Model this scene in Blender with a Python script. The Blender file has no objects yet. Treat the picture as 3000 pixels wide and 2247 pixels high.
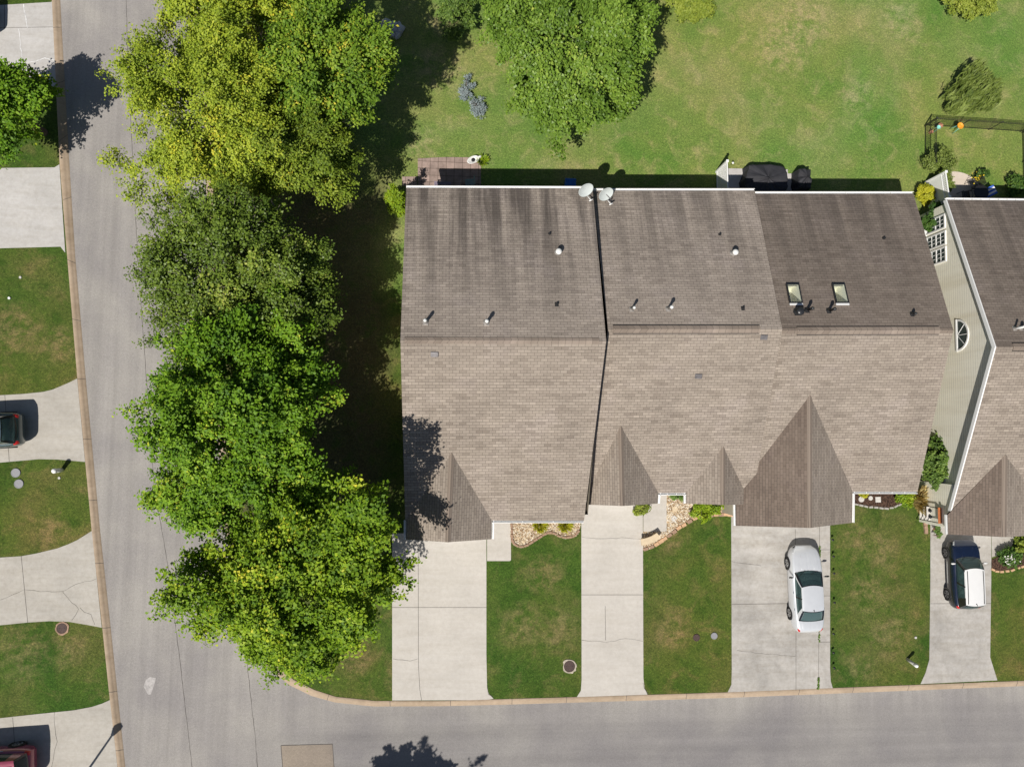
import bpy, math, random
import numpy as np
from mathutils import Vector, Matrix
SC = bpy.context.scene
COL = SC.collection
rng = np.random.default_rng(7)
random.seed(7)

# ------------------------------------------------------------------ camera, sky, sun, exposure
F, DH = 2080.0, 40.0                       # focal length in photo pixels, flying height
NADX, NADY, AZ = 1340.0, 1255.0, -0.019    # where straight-down falls in the frame, heading
def _basis():
    d = Vector((NADX - 1500, -(NADY - 1123.5), -F)).normalized()
    up = -d
    y = Vector((-math.sin(AZ), math.cos(AZ), 0)); y = (y - up * y.dot(up)).normalized()
    return y.cross(up), y, up
BX, BY, BZ = _basis()
def ray(px, py):
    c = Vector((px - 1500, -(py - 1123.5), -F))
    return Vector((BX.dot(c), BY.dot(c), BZ.dot(c)))
def P(px, py, z=0.0):
    w = ray(px, py); k = (DH - z) / -w.z
    return Vector((w.x * k, w.y * k, z))
def PP(px, py, plane):                      # on a plane (point, normal)
    p0, n = plane; w = ray(px, py); o = Vector((0, 0, DH))
    k = (p0 - o).dot(n) / w.dot(n)
    return o + w * k
cd = bpy.data.cameras.new('camera'); cam = bpy.data.objects.new('camera', cd); COL.objects.link(cam)
cam.matrix_world = Matrix((BX, BY, BZ)).to_4x4()
cam.location = (0, 0, DH)
cd.sensor_fit = 'HORIZONTAL'; cd.sensor_width = 36; cd.lens = 36 * F / 3000
cd.clip_end = 2000; cd.clip_start = 0.5
SC.camera = cam
SUN = Vector((-0.40, -0.62, 1.0)).normalized()
W = bpy.data.worlds.new('World'); SC.world = W; W.use_nodes = True
wn = W.node_tree.nodes; sky = wn.new('ShaderNodeTexSky'); sky.sky_type = 'NISHITA'; sky.sun_disc = False
sky.sun_elevation = math.asin(SUN.z); sky.sun_rotation = math.atan2(SUN.x, SUN.y)
wn['Background'].inputs['Strength'].default_value = 0.052
W.node_tree.links.new(sky.outputs[0], wn['Background'].inputs[0])
ld = bpy.data.lights.new('sun', 'SUN'); sun = bpy.data.objects.new('sun', ld); COL.objects.link(sun)
ld.energy = 4.9; ld.angle = math.radians(0.53); ld.color = (1.0, 0.95, 0.87)
sun.rotation_euler = SUN.to_track_quat('Z', 'Y').to_euler(); sun.location = (-20, -30, 60)
SC.view_settings.view_transform = 'Standard'; SC.view_settings.look = 'None'
SC.view_settings.gamma = 1; SC.view_settings.exposure = 0.06

# ------------------------------------------------------------------ node materials
class NT:
    def __init__(s, name):
        s.m = bpy.data.materials.new(name); s.m.use_nodes = True
        s.t = s.m.node_tree; s.n = s.t.nodes; s.l = s.t.links
        s.b = s.n['Principled BSDF']; s._tc = None
    def lk(s, a, b): s.l.new(a, b)
    def tc(s, k='Object'):
        if s._tc is None: s._tc = s.n.new('ShaderNodeTexCoord')
        return s._tc.outputs[k]
    def mapping(s, vec, scale=(1, 1, 1), loc=(0, 0, 0), rot=(0, 0, 0)):
        m = s.n.new('ShaderNodeMapping'); m.inputs['Scale'].default_value = scale
        m.inputs['Location'].default_value = loc; m.inputs['Rotation'].default_value = rot
        s.lk(vec, m.inputs[0]); return m.outputs[0]
    def noise(s, vec, scale, detail=4, rough=.55, dist=0):
        t = s.n.new('ShaderNodeTexNoise'); t.inputs['Scale'].default_value = scale
        t.inputs['Detail'].default_value = detail; t.inputs['Roughness'].default_value = rough
        t.inputs['Distortion'].default_value = dist
        s.lk(vec, t.inputs['Vector']); return t.outputs['Fac']
    def ramp(s, fac, stops):
        r = s.n.new('ShaderNodeValToRGB'); e = r.color_ramp.elements
        while len(e) < len(stops): e.new(0.5)
        for k, (p, c) in enumerate(stops):
            e[k].position = p
            e[k].color = (c, c, c, 1) if isinstance(c, (int, float)) else (*c[:3], 1)
        s.lk(fac, r.inputs[0]); return r.outputs[0]
    def mix(s, a, b, fac, mode='MIX'):
        x = s.n.new('ShaderNodeMix'); x.data_type = 'RGBA'; x.blend_type = mode
        for sock, v in ((x.inputs[6], a), (x.inputs[7], b), (x.inputs[0], fac)):
            if hasattr(v, 'is_output'): s.lk(v, sock)
            elif isinstance(v, (int, float)):
                sock.default_value = v if sock == x.inputs[0] else (v, v, v, 1)
            else: sock.default_value = (*v[:3], 1)
        return x.outputs[2]
    def math(s, op, a, b=0.0, clamp=False):
        x = s.n.new('ShaderNodeMath'); x.operation = op; x.use_clamp = clamp
        for i, v in ((0, a), (1, b)):
            if hasattr(v, 'is_output'): s.lk(v, x.inputs[i])
            else: x.inputs[i].default_value = v
        return x.outputs[0]
    def bump(s, h, strength=.3, dist=.02):
        b = s.n.new('ShaderNodeBump'); b.inputs['Strength'].default_value = strength
        b.inputs['Distance'].default_value = dist; s.lk(h, b.inputs['Height'])
        s.lk(b.outputs[0], s.b.inputs['Normal'])
    def color(s, c):
        if hasattr(c, 'is_output'): s.lk(c, s.b.inputs['Base Color'])
        else: s.b.inputs['Base Color'].default_value = (*c[:3], 1)
    def rough(s, r, spec=.5, metal=0):
        s.b.inputs['Roughness'].default_value = r; s.b.inputs['Specular IOR Level'].default_value = spec
        s.b.inputs['Metallic'].default_value = metal
    def attr(s, name):
        a = s.n.new('ShaderNodeAttribute'); a.attribute_name = name; return a.outputs['Fac']
    def sep(s, vec):
        x = s.n.new('ShaderNodeSeparateXYZ'); s.lk(vec, x.inputs[0]); return x.outputs

def plain(name, c, rough=.5, spec=.4, metal=0, var=.25, scale=6, coat=0):
    t = NT(name); n = t.noise(t.tc(), scale, 5, .6)
    lo = tuple(v * (1 - var) for v in c); hi = tuple(min(1, v * (1 + var)) for v in c)
    t.color(t.ramp(n, [(.3, lo), (.7, hi)])); t.rough(rough, spec, metal)
    if coat: t.b.inputs['Coat Weight'].default_value = coat; t.b.inputs['Coat Roughness'].default_value = .04
    return t.m

LAWN_SPOTS = [(*P(px, py)[:2], r) for px, py, r in ((1590, 1685, 1.3), (1535, 1828, 1.5), (1640, 1845, 1.5), (2510, 1578, 1.3), (2580, 1610, 1.4), (2545, 1745, 1.6), (2610, 1865, 1.8),
    (2525, 1950, 1.2), (1975, 1575, 1.1), (1970, 1850, 1.3), (150, 1565, 1.2), (40, 965, 1.8), (165, 1010, 1.3), (70, 1915, 1.8), (200, 1895, 1.2), (2350, 60, 2.6), (2290, 140, 2.2), (2510, 280, 1.5),
    (1290, 200, 1.8), (1235, 425, 1.3), (1290, 60, 1.2), (1170, 1985, 1.0), (1040, 1930, 1.2), (2640, 60, 1.8))]
def lawn_mat(name):
    t = NT(name); o = t.tc(); xyz = t.sep(o)
    edge = t.noise(o, .35, 3); edge = t.math('MULTIPLY', t.math('SUBTRACT', edge, .5), 6)
    # rear common lawn (north of the houses, right of the tree row) is paler and yellower than the tended front plots
    ym = t.math('MULTIPLY', t.math('SUBTRACT', xyz['Y'], 7.0), .5, True)
    xm = t.math('MULTIPLY', t.math('ADD', t.math('ADD', xyz['X'], t.math('MULTIPLY', edge, .5)), 8.0), .4, True)
    rear = t.math('MULTIPLY', ym, xm)
    big = t.noise(o, .22, 4, .55, .4); mid = t.noise(t.mapping(o, loc=(7, 3, 0)), .9, 6, .65, .6)
    fine = t.noise(o, 9, 6, .8); blade = t.noise(t.mapping(o, (1, .6, 1), rot=(0, 0, .5)), 26, 4, .8)
    fr = t.ramp(big, [(.3, (.034, .080, .011)), (.5, (.066, .104, .018)), (.7, (.108, .110, .032))])
    rr = t.ramp(big, [(.28, (.092, .185, .034)), (.5, (.155, .215, .054)), (.72, (.23, .238, .088))])
    base = t.mix(fr, rr, rear)
    dry = t.ramp(mid, [(.50, 0), (.74, 1)])
    dryc = t.mix((.20, .15, .068), (.36, .31, .16), rear)
    base = t.mix(base, dryc, t.math('MULTIPLY', dry, t.math('ADD', t.math('MULTIPLY', rear, -.0), .56)))
    dk = t.noise(t.mapping(o, loc=(1, 9, 0)), .7, 5, .6, .5)
    base = t.mix(base, t.mix((.022, .062, .006), (.125, .20, .045), rear), t.ramp(dk, [(.55, 0), (.75, .75)]))
    bare = t.noise(t.mapping(o, loc=(31, 5, 0)), .55, 7, .72, .8)
    base = t.mix(base, (.34, .22, .13), t.ramp(bare, [(.69, 0), (.75, .75)]))
    sp_o = t.mapping(o); wob = t.noise(o, 1.6, 6, .7)
    acc = None
    for (x, y, r) in LAWN_SPOTS:
        g = t.n.new('ShaderNodeVectorMath'); g.operation = 'DISTANCE'; t.lk(o, g.inputs[0]); g.inputs[1].default_value = (x, y, 0)
        q = t.math('SUBTRACT', 1.0, t.math('DIVIDE', g.outputs['Value'], r), True)
        acc = q if acc is None else t.math('MAXIMUM', acc, q)
    spot = t.math('MULTIPLY', t.ramp(acc, [(0, 0), (.55, 1)]), t.ramp(wob, [(.42, 0), (.60, 1)]))
    base = t.mix(base, t.mix((.27, .19, .10), (.42, .33, .20), rear), t.math('MULTIPLY', spot, .48))
    tuft = t.noise(o, 3.2, 5, .72, 1.6)
    base = t.mix(base, t.ramp(tuft, [(.34, (.66, .72, .62)), (.5, 1.0), (.66, (1.3, 1.24, 1.2))]), t.math('SUBTRACT', .9, t.math('MULTIPLY', rear, .4)), 'MULTIPLY')
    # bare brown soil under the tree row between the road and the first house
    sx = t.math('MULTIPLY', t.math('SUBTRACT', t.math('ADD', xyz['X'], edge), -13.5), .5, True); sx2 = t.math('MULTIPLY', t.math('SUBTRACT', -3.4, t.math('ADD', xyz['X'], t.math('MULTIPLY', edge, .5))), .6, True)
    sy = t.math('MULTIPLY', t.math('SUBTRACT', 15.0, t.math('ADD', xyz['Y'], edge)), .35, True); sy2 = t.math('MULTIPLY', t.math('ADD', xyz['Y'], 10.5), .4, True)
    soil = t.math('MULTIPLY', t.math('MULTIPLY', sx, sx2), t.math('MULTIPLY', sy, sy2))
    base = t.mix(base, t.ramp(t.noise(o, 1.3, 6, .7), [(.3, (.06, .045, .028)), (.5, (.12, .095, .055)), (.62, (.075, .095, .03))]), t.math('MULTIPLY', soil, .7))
    v = t.math('ADD', t.math('MULTIPLY', fine, .8), t.math('MULTIPLY', blade, .9))
    base = t.mix(base, t.ramp(v, [(.5, (.30, .34, .30)), (.85, 1.0), (1.2, (2.0, 1.9, 1.7))]), .9, 'MULTIPLY')
    base = t.mix(base, t.ramp(t.noise(t.mapping(o, loc=(4, 11, 0)), .085, 3, .6, .6), [(.36, (.78, .98, .86)), (.5, 1.0), (.64, (1.16, 1.04, 1.02))]), .9, 'MULTIPLY')
    t.color(base); t.rough(.85, .15); t.bump(v, .9, .05); return t.m

def asphalt_mat(name, c=(.298, .283, .270)):
    t = NT(name); o = t.tc()
    s = t.noise(t.mapping(o, (1.4, .03, 1), rot=(0, 0, -.075)), 1.6, 4, .6)
    xyz = t.sep(o); dm = t.math('MULTIPLY', t.math('MULTIPLY', t.math('SUBTRACT', -14.8, xyz['Y']), .5, True), t.math('MULTIPLY', t.math('ADD', xyz['X'], 13.0), .12, True))
    sl = t.noise(t.mapping(o, (.03, 1.1, 1), rot=(0, 0, -.02)), 1.6, 4, .6); mm = t.n.new('ShaderNodeMix'); t.lk(dm, mm.inputs[0]); t.lk(s, mm.inputs[2]); t.lk(sl, mm.inputs[3]); s = mm.outputs[0]
    s2 = t.noise(o, .25, 4, .6, .3); g = t.noise(o, 38, 3, .8); g2 = t.noise(o, 9, 4, .75)
    col = t.ramp(s, [(.3, tuple(v * .9 for v in c)), (.7, tuple(v * 1.1 for v in c))])
    col = t.mix(col, t.ramp(s2, [(.35, (.86, .85, .87)), (.65, (1.1, 1.09, 1.06))]), 1, 'MULTIPLY')
    col = t.mix(col, (.80, .805, .825), dm, 'MULTIPLY')     # the lower street was surfaced later and is darker
    col = t.mix(col, t.ramp(g, [(.35, .72), (.5, 1.0), (.66, 1.22), (.74, 1.7)]), .75, 'MULTIPLY')
    col = t.mix(col, t.ramp(g2, [(.35, .88), (.65, 1.1)]), .7, 'MULTIPLY')
    t.color(col); t.rough(.9, .2); t.bump(g, .5, .008); return t.m

def concrete_mat(name, c, mott=.14, stain=.5):
    t = NT(name); o = t.tc()
    a = t.noise(o, .55, 7, .62, .4); b = t.noise(o, 4.5, 6, .7); f = t.noise(o, 45, 3, .7)
    col = t.ramp(a, [(.28, tuple(v * (1 - mott) for v in c)), (.55, c), (.75, tuple(min(1, v * (1 + mott * .6)) for v in c))])
    col = t.mix(col, t.ramp(b, [(.3, (.84, .82, .8)), (.55, 1.0), (.72, 1.08)]), stain, 'MULTIPLY')
    st = t.noise(t.mapping(o, (.25, 2.2, 1)), 1.1, 5, .7)
    col = t.mix(col, t.ramp(st, [(.3, (.84, .82, .78)), (.6, 1.0)]), stain, 'MULTIPLY')
    sp = t.noise(t.mapping(o, loc=(3, 8, 0)), 1.7, 8, .75)
    col = t.mix(col, t.ramp(sp, [(.64, 1.0), (.74, (.62, .58, .54))]), stain, 'MULTIPLY')
    col = t.mix(col, t.ramp(f, [(.3, .93), (.7, 1.05)]), .8, 'MULTIPLY')
    t.color(col); t.rough(.85, .25); t.bump(f, .25, .004); return t.m

def shingle_mat(name, stain=0.0, c1=(.205, .168, .142), c2=(.150, .120, .100), warm=1.0):
    t = NT(name); uv = t.tc('UV')
    def brick(w, h, loc=(0, 0, 0), m=.007):
        b = t.n.new('ShaderNodeTexBrick'); b.offset = .5; b.squash = 1
        b.inputs['Scale'].default_value = 1; b.inputs['Brick Width'].default_value = w
        b.inputs['Row Height'].default_value = h; b.inputs['Mortar Size'].default_value = m
        b.inputs['Color1'].default_value = (0, 0, 0, 1); b.inputs['Color2'].default_value = (1, 1, 1, 1)
        b.inputs['Mortar'].default_value = (.5, .5, .5, 1)
        t.lk(t.mapping(uv, loc=loc), b.inputs['Vector']); return b.outputs['Color'], b.outputs['Fac']
    a, af = brick(.32, .145); b2, _ = brick(.96, .145, (.31, 0, 0), 0); 
    r = t.math('ADD', t.math('MULTIPLY', a, .5), t.math('MULTIPLY', b2, .5))
    col = t.ramp(r, [(0.0, c2), (.35, tuple((x * .4 + y * .6) for x, y in zip(c2, c1))), (.75, c1), (1, tuple(x * 1.12 for x in c1))])
    big = t.noise(uv, .35, 5, .6, .3)
    col = t.mix(col, t.ramp(big, [(.3, (.86, .85, .83)), (.5, (1.0, .99, .96)), (.7, (1.1, 1.09, 1.1))]), 1, 'MULTIPLY')
    g = t.noise(uv, 60, 2, .8); col = t.mix(col, t.ramp(g, [(.3, .8), (.7, 1.18)]), .6, 'MULTIPLY')
    dash = t.noise(t.mapping(uv, (1.1, 7, 1)), 1.0, 3, .6)
    col = t.mix(col, t.ramp(dash, [(.36, .82), (.5, 1.0), (.7, 1.05)]), .55, 'MULTIPLY')
    if stain > 0:     # dark algae streaks that run down the slope from the ridge side to the gutter
        v = t.sep(uv)['Y']
        st = t.noise(t.mapping(uv, (1.0, .07, 1)), 1.15, 5, .62, .25)
        low = t.math('MULTIPLY', t.math('SUBTRACT', v, 1.0), .16, True)
        fac = t.math('MULTIPLY', t.ramp(st, [(.40, 0), (.58, 1)]), t.math('ADD', t.math('MULTIPLY', low, stain), stain * .12), True)
        col = t.mix(col, (.055, .047, .044), fac)
    col = t.mix(col, (.05, .042, .038), t.math('MULTIPLY', af, .85))
    t.color(col); t.rough(.92, .15)
    h = t.math('ADD', t.math('MULTIPLY', r, .4), g); t.bump(h, .5, .012); return t.m

def leaf_mat(name, stops, trans=.35, rough=.55):
    t = NT(name); c = t.ramp(t.attr('tint'), stops); t.color(c); t.rough(rough, .22)
    tr = t.n.new('ShaderNodeBsdfTranslucent'); t.lk(t.mix(c, (1.0, 1.05, .45), .85, 'MULTIPLY'), tr.inputs[0])
    mx = t.n.new('ShaderNodeMixShader'); mx.inputs[0].default_value = trans * .62
    t.lk(t.b.outputs[0], mx.inputs[1]); t.lk(tr.outputs[0], mx.inputs[2])
    t.lk(mx.outputs[0], t.n['Material Output'].inputs[0]); return t.m

def bark_mat(name, c):
    t = NT(name); o = t.tc(); n = t.noise(t.mapping(o, (6, 6, 1.2)), 3, 6, .7)
    t.color(t.ramp(n, [(.3, tuple(v * .5 for v in c)), (.7, c)])); t.rough(.9, .2); t.bump(n, .8, .03); return t.m

def siding_mat(name, c):
    t = NT(name); o = t.tc(); z = t.sep(o)['Z']
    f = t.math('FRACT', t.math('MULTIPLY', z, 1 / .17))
    n = t.noise(o, 1.2, 5, .6); st = t.noise(t.mapping(o, (1, 1.3, .12)), 1.0, 4, .6)
    col = t.ramp(n, [(.3, tuple(v * .95 for v in c)), (.7, c)])
    col = t.mix(col, t.ramp(st, [(.3, (.80, .76, .68)), (.55, 1.0)]), .55, 'MULTIPLY')
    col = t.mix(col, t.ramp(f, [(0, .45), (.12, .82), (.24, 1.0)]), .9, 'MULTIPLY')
    t.color(col); t.rough(.55, .3); t.bump(f, .5, .012); return t.m

def glass_mat(name, c=(.02, .03, .035), alpha=.55, rough=.03):
    t = NT(name); t.color(t.ramp(t.noise(t.tc(), 2), [(.3, c), (.7, tuple(v * 1.2 for v in c))])); t.rough(rough, .6)
    tr = t.n.new('ShaderNodeBsdfTransparent'); tr.inputs[0].default_value = (.62, .74, .72, 1)
    mx = t.n.new('ShaderNodeMixShader'); mx.inputs[0].default_value = 1 - alpha
    t.lk(t.b.outputs[0], mx.inputs[1]); t.lk(tr.outputs[0], mx.inputs[2])
    t.lk(mx.outputs[0], t.n['Material Output'].inputs[0]); return t.m

def gravel_mat(name, c, c2, scale=14):
    t = NT(name); o = t.tc(); v = t.n.new('ShaderNodeTexVoronoi'); v.inputs['Scale'].default_value = scale
    t.lk(t.mapping(o, (1, .7, 1)), v.inputs['Vector']); s = t.sep(v.outputs['Color'])
    col = t.ramp(s['X'], [(0, c2), (.4, c), (1, tuple(min(1, x * 1.25) for x in c))])
    col = t.mix(col, t.ramp(v.outputs['Distance'], [(.35, 1.0), (.75, .32)]), .9, 'MULTIPLY')
    t.color(col); t.rough(.85, .2); t.bump(t.math('MULTIPLY', v.outputs['Distance'], -1), 1, .04); return t.m

M = {}
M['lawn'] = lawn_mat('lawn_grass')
M['asphalt'] = asphalt_mat('asphalt')
M['patch'] = asphalt_mat('asphalt_patch', (.295, .25, .205))
M['drive_warm'] = concrete_mat('concrete_warm', (.53, .50, .46), .08, .5)
M['drive_grey'] = concrete_mat('concrete_grey', (.44, .42, .395), .26, .95)
M['drive_left'] = concrete_mat('concrete_left', (.45, .425, .385), .14, .7)
M['drive_white'] = concrete_mat('concrete_white', (.50, .485, .47), .12, .7)
M['patio_pale'] = concrete_mat('concrete_patio', (.60, .52, .44), .05, .4)
M['kerb'] = concrete_mat('kerb_concrete', (.41, .32, .235), .2, .85)
M['seam'] = plain('dark_seam', (.10, .092, .085), .95, .1)
M['crackfill'] = plain('crack_filler', (.62, .62, .62), .8, .1)
M['shingle'] = shingle_mat('shingles', 0, (.335, .288, .248), (.228, .192, .164))
M['shingle_stained'] = shingle_mat('shingles_weathered', .42, (.385, .332, .292), (.27, .23, .202))
M['shingle_dark'] = shingle_mat('shingles_dark_weathered', .42, (.232, .194, .168), (.162, .133, .115))
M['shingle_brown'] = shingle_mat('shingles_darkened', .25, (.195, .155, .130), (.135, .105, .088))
M['ridge'] = shingle_mat('ridge_cap', 0, (.29, .24, .205), (.22, .18, .152))
M['siding'] = siding_mat('pale_siding', (.90, .87, .75))
M['siding_tan'] = siding_mat('tan_siding', (.48, .43, .35))
M['white'] = plain('white_trim', (.80, .80, .79), .45, .4, 0, .04)
M['pipe_white'] = plain('white_vent', (.72, .72, .70), .4, .5, 0, .12)
M['pipe_black'] = plain('black_vent', (.022, .023, .025), .3, .6)
M['flashing'] = plain('aged_flashing', (.36, .34, .32), .5, .4, .3)
M['vent_grey'] = plain('grey_louvre', (.17, .16, .165), .5, .4, .3)
M['dish'] = plain('dish_grey', (.50, .54, .53), .4, .5, 0, .05)
M['dark'] = plain('dark_rubber', (.02, .02, .022), .6, .3)
M['glass'] = glass_mat('window_glass', (.03, .04, .045), .75)
M['glass_car'] = glass_mat('car_glass', (.045, .082, .085), .5)  # teal base colour carries a painted sky reflection
M['cream'] = plain('cream_wall', (.88, .85, .72), .8, .1, 0, .04)
M['interior'] = plain('car_interior', (.075, .095, .098), .7, .2)
M['seat'] = plain('seat_cloth', (.13, .145, .15), .85, .1)
M['silver'] = plain('silver_paint', (.68, .70, .73), .3, .5, .3, .03, 3, .6)
M['navy'] = plain('navy_paint', (.007, .014, .038), .25, .5, .2, .1, 3, .8)
M['roof_white'] = plain('white_paint', (.70, .70, .70), .3, .5, 0, .02, 3, .5)
M['teal'] = plain('dark_teal_paint', (.06, .09, .10), .22, .6, .4, .1, 3, .8)
M['crimson'] = plain('dark_red_paint', (.27, .045, .085), .25, .6, .25, .1, 3, .8)  # red lifted towards pink, the roof's sky reflection put into the paint colour
M['black_paint'] = plain('black_paint', (.012, .012, .014), .25, .6, 0, .1, 3, .6)
M['tyre'] = plain('tyre_rubber', (.018, .018, .019), .85, .2)
M['alloy'] = plain('alloy_rim', (.55, .56, .57), .3, .5, .8, .1)
M['alloy_dark'] = plain('dark_alloy_rim', (.20, .20, .21), .3, .5, .8, .2)
M['chrome'] = plain('chrome', (.75, .76, .77), .12, .5, 1, .03)
M['lamp_red'] = plain('red_lamp', (.50, .02, .02), .15, .6, 0, .1)
M['lamp_clear'] = plain('clear_lamp', (.50, .52, .54), .08, .7, .3, .15)
M['amber'] = plain('amber_lamp', (.7, .22, .03), .2, .6)
M['black_metal'] = plain('black_metal', (.014, .014, .015), .4, .5)
M['gravel'] = gravel_mat('river_gravel', (.60, .49, .34), (.30, .20, .12), 13)
M['mulch'] = gravel_mat('bark_mulch', (.10, .058, .04), (.045, .025, .018), 17)
M['brick_tan'] = plain('tan_edging', (.56, .36, .22), .85, .15, 0, .3, 5)
M['brick_brown'] = plain('brown_edging', (.33, .22, .155), .85, .15, 0, .25, 5)
M['brick_grey'] = plain('grey_edging', (.38, .36, .33), .85, .15, 0, .25, 5)
M['stone_tan'] = plain('cast_stone', (.60, .49, .34), .85, .2, 0, .1, 4)
M['stone_pale'] = plain('pale_stone', (.55, .53, .50), .85, .2, 0, .15, 5)
M['collar'] = plain('worn_collar', (.42, .37, .30), .9, .1, 0, .3, 7)
M['rock'] = plain('white_rock', (.50, .50, .50), .85, .2, 0, .4, 3)
M['iron'] = plain('rusty_iron', (.085, .058, .052), .75, .3, .3, .3, 20)
M['cover_grey'] = plain('grey_cover', (.27, .27, .285), .7, .3, .1, .12, 20)
M['cloth_black'] = plain('black_cover', (.036, .036, .042), .75, .25, 0, .15, 3)
M['blue'] = plain('blue_plastic', (.02, .12, .42), .4, .4)
M['blue_stripe'] = plain('blue_cloth', (.06, .14, .52), .8, .1)
M['orange'] = plain('orange_glaze', (.80, .33, .03), .4, .5, 0, .15)
M['aqua'] = plain('aqua_paint', (.22, .58, .50), .45, .4)
M['terracotta'] = plain('terracotta', (.50, .26, .17), .8, .2)
M['wood_orange'] = plain('cedar_board', (.42, .14, .05), .6, .3, 0, .2)
M['lilac'] = plain('lilac_grey', (.23, .20, .27), .6, .3)
M['teal_grey'] = plain('grey_teal_plastic', (.22, .30, .30), .6, .3)
M['bark'] = bark_mat('bark', (.16, .12, .09)); M['bark_pale'] = bark_mat('pale_bark', (.36, .31, .26))
def G3(a, b, c, d=None):
    s = [(0, a), (.5, b), (1, c)]
    return s
M['leaf_birch'] = leaf_mat('birch_leaf', [(0, (0.138, 0.215, 0.017)), (.45, (0.286, 0.372, 0.029)), (.8, (0.445, 0.507, 0.048)), (1, (0.700, 0.608, 0.048))], .35)
M['leaf_birch_y'] = leaf_mat('birch_yellowing_leaf', [(0, (.09, .15, .014)), (.5, (.20, .28, .025)), (.86, (.36, .42, .045)), (1, (.60, .52, .05))], .35)
M['leaf_birch_g'] = leaf_mat('birch_green_leaf', [(0, (.065, .135, .012)), (.5, (.15, .26, .02)), (.86, (.29, .38, .035)), (1, (.60, .52, .05))], .35)
M['leaf_olive'] = leaf_mat('olive_leaf', [(0, (0.064, 0.111, 0.014)), (.5, (0.134, 0.202, 0.025)), (.85, (0.235, 0.313, 0.042)), (1, (0.426, 0.447, 0.097))], .28, .42)
M['leaf_maple'] = leaf_mat('maple_leaf', [(0, (0.059, 0.144, 0.009)), (.5, (0.148, 0.283, 0.014)), (.85, (0.258, 0.403, 0.029)), (1, (0.494, 0.530, 0.046))], .35)
M['leaf_maple_y'] = leaf_mat('maple_lime_leaf', [(0, (0.076, 0.160, 0.010)), (.5, (0.193, 0.313, 0.015)), (.85, (0.350, 0.455, 0.026)), (1, (0.605, 0.568, 0.048))], .36)
M['leaf_syc'] = leaf_mat('broad_leaf', [(0, (0.080, 0.154, 0.017)), (.5, (0.163, 0.269, 0.035)), (.85, (0.262, 0.381, 0.054)), (1, (0.393, 0.464, 0.084))], .33, .42)
M['leaf_lime'] = leaf_mat('lime_leaf', [(0, (0.110, 0.198, 0.009)), (.5, (0.209, 0.317, 0.013)), (1, (0.363, 0.416, 0.033))], .3)
M['leaf_gold'] = leaf_mat('gold_leaf', [(0, (0.220, 0.242, 0.011)), (.5, (0.396, 0.396, 0.022)), (1, (0.572, 0.506, 0.044))], .3)
M['leaf_dark'] = leaf_mat('dark_leaf', [(0, (0.027, 0.070, 0.014)), (.5, (0.061, 0.127, 0.020)), (1, (0.134, 0.216, 0.034))], .25)
M['leaf_ever'] = leaf_mat('evergreen_leaf', [(0, (0.048, 0.093, 0.019)), (.5, (0.104, 0.178, 0.029)), (1, (0.189, 0.271, 0.047))], .2)
M['leaf_shrub'] = leaf_mat('pale_shrub_leaf', [(0, (.12, .17, .02)), (.5, (.23, .29, .035)), (1, (.36, .40, .07))], .3)
M['leaf_feather'] = leaf_mat('feathery_leaf', [(0, (0.068, 0.104, 0.017)), (.5, (0.143, 0.192, 0.035)), (1, (0.245, 0.304, 0.077))], .25)
M['leaf_straw'] = leaf_mat('straw_blade', [(0, (.34, .22, .08)), (.5, (.58, .45, .19)), (1, (.72, .66, .34))], .2)
M['leaf_silver'] = leaf_mat('silver_leaf', [(0, (.14, .19, .19)), (.5, (.24, .29, .30)), (1, (.34, .39, .41))], .15)
M['petal_white'] = leaf_mat('white_petal', [(0, (.7, .7, .62)), (1, (.85, .85, .8))], .2)
M['petal_yellow'] = leaf_mat('yellow_petal', [(0, (.65, .45, .02)), (1, (.85, .68, .05))], .2)
M['petal_pink'] = leaf_mat('pink_petal', [(0, (.5, .25, .3)), (1, (.7, .5, .5))], .2)
M['leaf_weed'] = leaf_mat('weed_leaf', [(0, (0.065, 0.130, 0.026)), (1, (0.169, 0.260, 0.052))], .2)

# ------------------------------------------------------------------ mesh helpers
ORG = {}
def tag(o, label=None, cat=None, group=None, kind=None):
    if label: o['label'] = label
    if cat: o['category'] = cat
    if group: o['group'] = group
    if kind: o['kind'] = kind
    return o
def thing(name, label, cat, loc=(0, 0, 0), rz=0.0, group=None):
    o = bpy.data.objects.new(name, None); COL.objects.link(o); o.empty_display_size = .3
    o.location = loc; o.rotation_euler = (0, 0, rz); ORG[o.name] = Vector(loc)
    return tag(o, label, cat, group)
def mesh_from(name, V, Fc, mat, parent=None, smooth=False, uv=None, local=False, mats=None, fmat=None):
    me = bpy.data.meshes.new(name)
    V = np.asarray(V, dtype=float).reshape(-1, 3)
    org = Vector((0, 0, 0))
    if parent is not None and not local:
        r = parent
        while r.parent: r = r.parent
        org = ORG.get(r.name, Vector(r.location)); 
    elif parent is None and not local:
        lo, hi = V.min(0), V.max(0); org = Vector(((lo[0] + hi[0]) / 2, (lo[1] + hi[1]) / 2, lo[2]))
    V = V - np.array(org)
    me.from_pydata([tuple(v) for v in V], [], Fc)
    for m in (mats or [mat]): me.materials.append(m)
    if fmat is not None: me.polygons.foreach_set('material_index', fmat)
    if uv is not None:
        L = me.uv_layers.new(name='UVMap'); L.data.foreach_set('uv', np.asarray(uv, dtype=float).ravel())
    if smooth: me.polygons.foreach_set('use_smooth', [True] * len(me.polygons))
    me.update()
    o = bpy.data.objects.new(name, me); COL.objects.link(o)
    if parent is not None: o.parent = parent
    else: o.location = org; ORG[o.name] = org
    return o
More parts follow.
